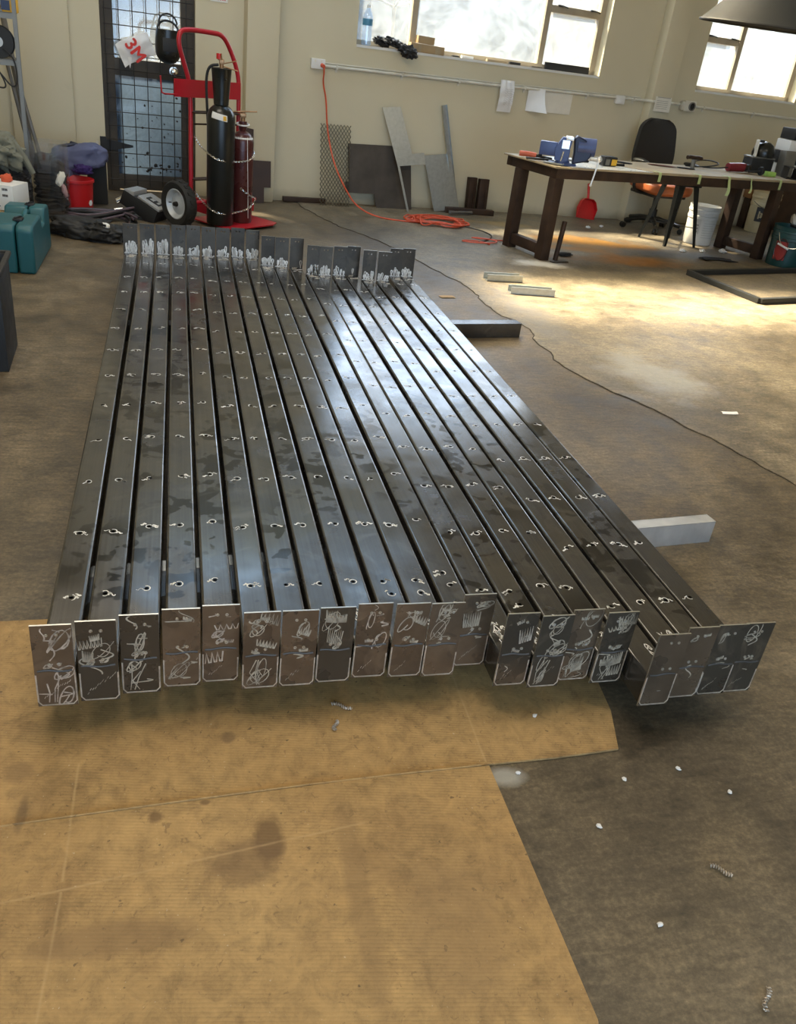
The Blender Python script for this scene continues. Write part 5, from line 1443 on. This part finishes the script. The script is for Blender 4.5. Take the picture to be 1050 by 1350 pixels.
for sx in (-1, 1):
    for sy in (-1, 1):
        mb = MB()
        top, bot = Vector((sx * .11, sy * .11, .56)), Vector((sx * .185, sy * .2, .0))
        vs = []
        for p_, w in ((top, .062), (bot, .024)):
            vs += [(p_.x - w * (sx + 0) * 1, p_.y, p_.z), (p_.x + .004 * sx, p_.y + .004 * sy, p_.z), (p_.x, p_.y - w * sy, p_.z), (p_.x - w * .3 * sx, p_.y - w * .3 * sy, p_.z)]
        mb.faces(vs, [(0, 1, 5, 4), (1, 2, 6, 5), (2, 3, 7, 6), (3, 0, 4, 7), (0, 3, 2, 1), (4, 5, 6, 7)])
        mb.build('leg', M['gloss'], t, smooth=False)
mb = MB()
q = .165
for a_, b_ in (((-q, -q), (q, q)), ((-q, q), (q, -q))): mb.box((0, 0, 0), (math.hypot(2 * q, 2 * q), .018, .006), TR(0, 0, .17, 0, 0, math.degrees(math.atan2(b_[1] - a_[1], b_[0] - a_[0]))))
mb.build('cross_brace', M['gloss'], t, smooth=False)

def pail(name, label, pos, rz, r, h, mat, lid=False):
    t_ = thing(name, label, 'bucket', pos, rz)
    pr = [(0, .004), (r * .88, .004), (r * .9, 0), (r * .905, .02), (r * .955, h * .66), (r * .99, h * .67), (r * .99, h * .74), (r * .97, h * .75), (r * .975, h * .84), (r * 1.01, h * .85), (r * 1.01, h * .9), (r * .985, h * .91), (r * 1.0, h * .985), (r * 1.01, h), (r * .975, h), (r * .96, h * .9), (r * .86, .03), (0, .03)]
    mb = MB(); mb.lathe(pr, 40); mb.build('bucket_body', mat, t_)
    return t_
def on_pail(mb, r, a0, a1, z0, z1, nu=8, taper=.04):
    mb.grid(nu, 2, lambda u, v, o: ((r * (1 + taper * (v - .5)) + o) * math.sin(rad(a0 + (a1 - a0) * u)), -(r * (1 + taper * (v - .5)) + o) * math.cos(rad(a0 + (a1 - a0) * u)), z0 + (z1 - z0) * v), ID, .0008)
t = pail('white_bucket', 'white plastic bucket with faint print standing before the far bench legs', (4.97, 7.58, .0045), 0, .147, .355, M['bucket'])
mb = MB()
on_pail(mb, .1395, -58, -34, .1, .25)
for k in range(7): on_pail(mb, .1395, -22, 40 - (k % 3) * 10, .07 + k * .022, .076 + k * .022, 8, .001)
mb.build('faint_print', pm('grey_print', (.48, .46, .41), .6), t)
mb = MB()
for k in range(4): on_pail(mb, .1402, -54, -40, .115 + k * .03, .127 + k * .03, 3, .001)
mb.build('dark_print', M['shelf'], t)
t = pail('cream_bucket', 'yellowed cream bucket with a black label standing by the wall behind the far legs', (6.34, 8.56, .0045), 0, .155, .42, M['cream'])
mb = MB(); on_pail(mb, .1475, -62, -14, .12, .27); mb.build('black_label', M['ink'], t)
mb = MB()
for k in range(3): on_pail(mb, .149, -50 + 9 * k, -44 + 9 * k, .15 + .012 * k, .23 - .014 * k, 3, .03)
mb.torus(.022, .004, 16, 5, TR(-.1, -.117, .19, 90, 0, -38)); mb.build('label_print', M['cream'], t)
mb = MB(); mb.tube([(-.155, -.01, .32), (-.13, -.1, .28), (-.04, -.165, .25), (.08, -.15, .27), (.155, -.01, .34)], .004, 6, smooth=3); mb.build('wire_handle', M['shelf'], t)
t = pail('teal_bucket', 'dark teal bucket with a red oval label at the foot of the far bench leg', (5.42, 6.80, .0045), 0, .172, .345, M['tealdark'])
mb = MB(); on_pail(mb, .1645, -78, -40, .06, .22); mb.build('red_label', pm('red_oval_label', (.3, .03, .025), .5), t)
mb = MB(); mb.torus(.075, .004, 30, 5, Matrix.Translation((-.141, -.092, .15)) @ TR(rz=-57) @ TR(rx=90) @ Matrix.Diagonal((.75, 1.25, 1, 1))); mb.build('label_ring', M['maroon'], t)
mb = MB(); mb.tube([(-.165, -.03, .29), (-.17, -.09, .2), (-.11, -.165, .17), (.0, -.19, .2), (.12, -.15, .26), (.172, -.02, .3)], .0035, 6, smooth=3); mb.build('wire_handle', M['chrome'], t)
mb = MB(); mb.cyl((-.178, -.075, .2), (-.12, -.16, .168), .009); mb.build('grip', M['white'], t)
for q, (x, y, z, lab) in enumerate(((5.56, 6.98, .33, 'black and white work shoe stuffed in the teal bucket, nearer the bench leg'), (5.66, 6.9, .39, 'white shoe above the other one over the teal bucket'))):
    t = thing('work_shoe', lab, 'shoe', (x, y, z), 60 - 20 * q)
    mb = MB(); mb.blob((.26, .1, .1), TR(0, 0, .05), .1, 1.5, 140 + q, 4, None, .8); mb.build('upper', M['white'], t)
    mb = MB(); mb.blob((.27, .105, .035), TR(0, 0, .008), .05, 1.5, 142 + q, 3, None, .7); mb.build('sole', M['black'], t)
    mb = MB(); mb.box((.02, 0, .1), (.1, .05, .012), bev=.004); mb.build('tongue', M['ink'], t)
t = thing('plinth_box', 'dark crate under the shoes beside the teal bucket', 'crate', (5.62, 6.95, .0045), 14)
mb = MB(); mb.box((.08, .06, .15), (.22, .2, .3), bev=.008); mb.build('crate_body', M['black'], t)
mb = MB(); mb.box((0, -.02, .36), (.5, .03, .72), TR(rx=-4), bev=.004)
single(mb, 'timber_board', M['rust'], 'dark timber panel leaning on the wall beyond the cream bucket', 'panel', wp(6.95, .0, .12), WR)
mb = MB(); mb.box((0, 0, .1), (.34, .12, .2), bev=.005)
t = thing('brown_carton', 'orange brown carton on a ledge above the cream bucket', 'box', wp(6.47, .0045, .075), WR)
mb.bm.transform(Matrix.Translation((0, 0, .32))); mb.build('carton_body', pm('orange_card', (.23, .11, .04), .8), t)
mb = MB(); mb.box((0, 0, .16), (.3, .1, .32), bev=.004); mb.build('stand', M['rust'], t)
# dustpan, stick, cord end
t = wall_thing('dustpan', 'red plastic dustpan leaning on the wall under the conduit', 'dustpan', 4.15, .0, .14)
Mx = TR(0, 0, .01, -15, 6, 0)
mb = MB()
mb.prism([(-.11, 0), (.11, 0), (.115, .1), (.085, .17), (.05, .195), (-.05, .195), (-.085, .17), (-.115, .1)], .006, Mx @ Matrix(((1, 0, 0, 0), (0, 0, -1, 0), (0, 1, 0, 0), (0, 0, 0, 1))))
mb.build('pan', M['redplastic'], t)
mb = MB()
pts = [(-.11, .0), (-.115, .1), (-.085, .17), (-.05, .195), (.05, .195), (.085, .17), (.115, .1), (.11, .0)]
vs = []
for k, (x, z) in enumerate(pts):
    hgt = .008 if k in (0, 7) else .045
    vs += [(x, -.004, z), (x, -.004 - hgt, z)]
mb.faces(vs, [(2 * i, 2 * i + 2, 2 * i + 3, 2 * i + 1) for i in range(len(pts) - 1)], Mx)
o_ = mb.build('rim', M['redplastic'], t, smooth=False); sd = o_.modifiers.new('thickness', 'SOLIDIFY'); sd.thickness = .004
mb = MB(); mb.tube([(0, -.015, .19), (-.006, -.012, .27), (-.016, -.01, .345)], .014, 10, Mx, smooth=2, r2=.011); mb.build('handle', M['redplastic'], t)
t = thing('steel_pipe', 'rusty steel pipe standing upright beside the near bench leg', 'pipe', (2.93, 6.33, .0045), 0)
mb = MB(); mb.lathe([(.02, 0), (.02, .3), (.016, .3), (.016, .02)], 18, TR(rx=-1, ry=4)); mb.build('pipe_wall', M['rust'], t)
mb = MB(); mb.blob((.16, .06, .03), TR(0, 0, .015), .4, 2, 7, 3); single(mb, 'black_offcut', M['black'], 'black rubber scrap on the floor behind the upright pipe', 'offcut', (3.08, 6.5, .0045), 10)
mb = MB(); mb.box((0, 0, .006), (.16, .05, .008), TR(rz=20), bev=.002); single(mb, 'flat_offcut', M['darksteel'], 'flat steel offcut at the foot of the upright pipe', 'offcut', (2.93, 6.25, .0045), 0)

# ------------------------------------------------------------------ lampshade
t = thing('pendant_lamp', 'dark grey metal lampshade hanging at the upper right', 'lamp', (3.52, 5.12, 1.70), 0)
t.rotation_euler = (rad(2.6), 0, 0)
mb = MB()
mb.lathe([(.475, 0), (.48, .004), (.47, .012), (.17, .31), (.15, .34), (.145, .46), (.138, .46), (.143, .335), (.163, .302), (.462, .01), (.475, 0)], 56, ID, False)
mb.build('shade', M['lampgrey'], t)
mb = MB(); mb.torus(.474, .008, 56, 6, TR(0, 0, .003)); mb.build('rolled_rim', M['black'], t)
mb = MB(); mb.cyl((0, 0, .44), (0, 0, .52), .05); mb.cyl((0, 0, .5), (0, 0, 2.497), .008); mb.build('stem', M['black'], t)

# ------------------------------------------------------------------ light
w = bpy.data.worlds.new('world'); SC.world = w; w.use_nodes = True
bg = w.node_tree.nodes['Background']
bg.inputs[0].default_value = (.45, .69, 1.0, 1); bg.inputs[1].default_value = 5.0
def area(name, loc, rot, sx, sy, power, col, spread=180):
    l = bpy.data.lights.new(name, 'AREA'); l.shape = 'RECTANGLE'; l.size = sx; l.size_y = sy; l.energy = power; l.color = col; l.spread = rad(spread)
    o_ = bpy.data.objects.new(name, l); COL.objects.link(o_); o_.location = loc; o_.rotation_euler = [rad(a_) for a_ in rot]
    return o_
s = bpy.data.lights.new('sun', 'SUN'); s.energy = 30; s.angle = rad(5); s.color = (1, .87, .62)
so = bpy.data.objects.new('sun', s); COL.objects.link(so)
so.rotation_euler = Vector((.6, -.55, -1)).to_track_quat('-Z', 'Y').to_euler()
# daylight through the openings, plus added fill lamps
area('roller_door_daylight', (1.0, -4.0, 1.65), (90, 0, 0), 6.2, 3.1, 30, (1, .9, .75))
area('window_daylight', wp(2.8, 2.02, .02), (-90, 0, WR), 2.4, 1.3, 25, (.9, .95, 1))
area('corner_window_daylight', wp(5.95, 2.02, .02), (-90, 0, WR), 1.3, 1.3, 18, (.9, .95, 1))
area('overhead_fill', (.4, 1.9, 4.1), (0, 0, 0), 3.0, 1.4, 85, (1, .88, .7))  # added overhead fill, unseen and without a fitting
l_ = area('rooflight_fill', (1.05, 7.45, 4.12), (0, 0, 0), 2.4, .8, 75, (1, .84, .56), 42)  # added lamp, widens and softens the sunlit floor patch
l_.rotation_euler = Vector((.62, -.78, -1)).to_track_quat('-Z', 'Y').to_euler()
area('overhead_fill', (4.6, 2.2, 4.1), (0, 0, 0), 2.4, 1.2, 55, (1, .88, .68))  # another added fill without a fitting, towards the bench side
area('overhead_fill', (-.6, 5.2, 4.1), (0, 0, 0), 1.6, 1.2, 54, (1, .91, .76))  # added fill to brighten the back wall, no fitting
SC.view_settings.view_transform = 'Standard'; SC.view_settings.look = 'None'; SC.view_settings.gamma = 1
SC.view_settings.exposure = 0
try: SC.cycles.use_denoising = True
except Exception: pass
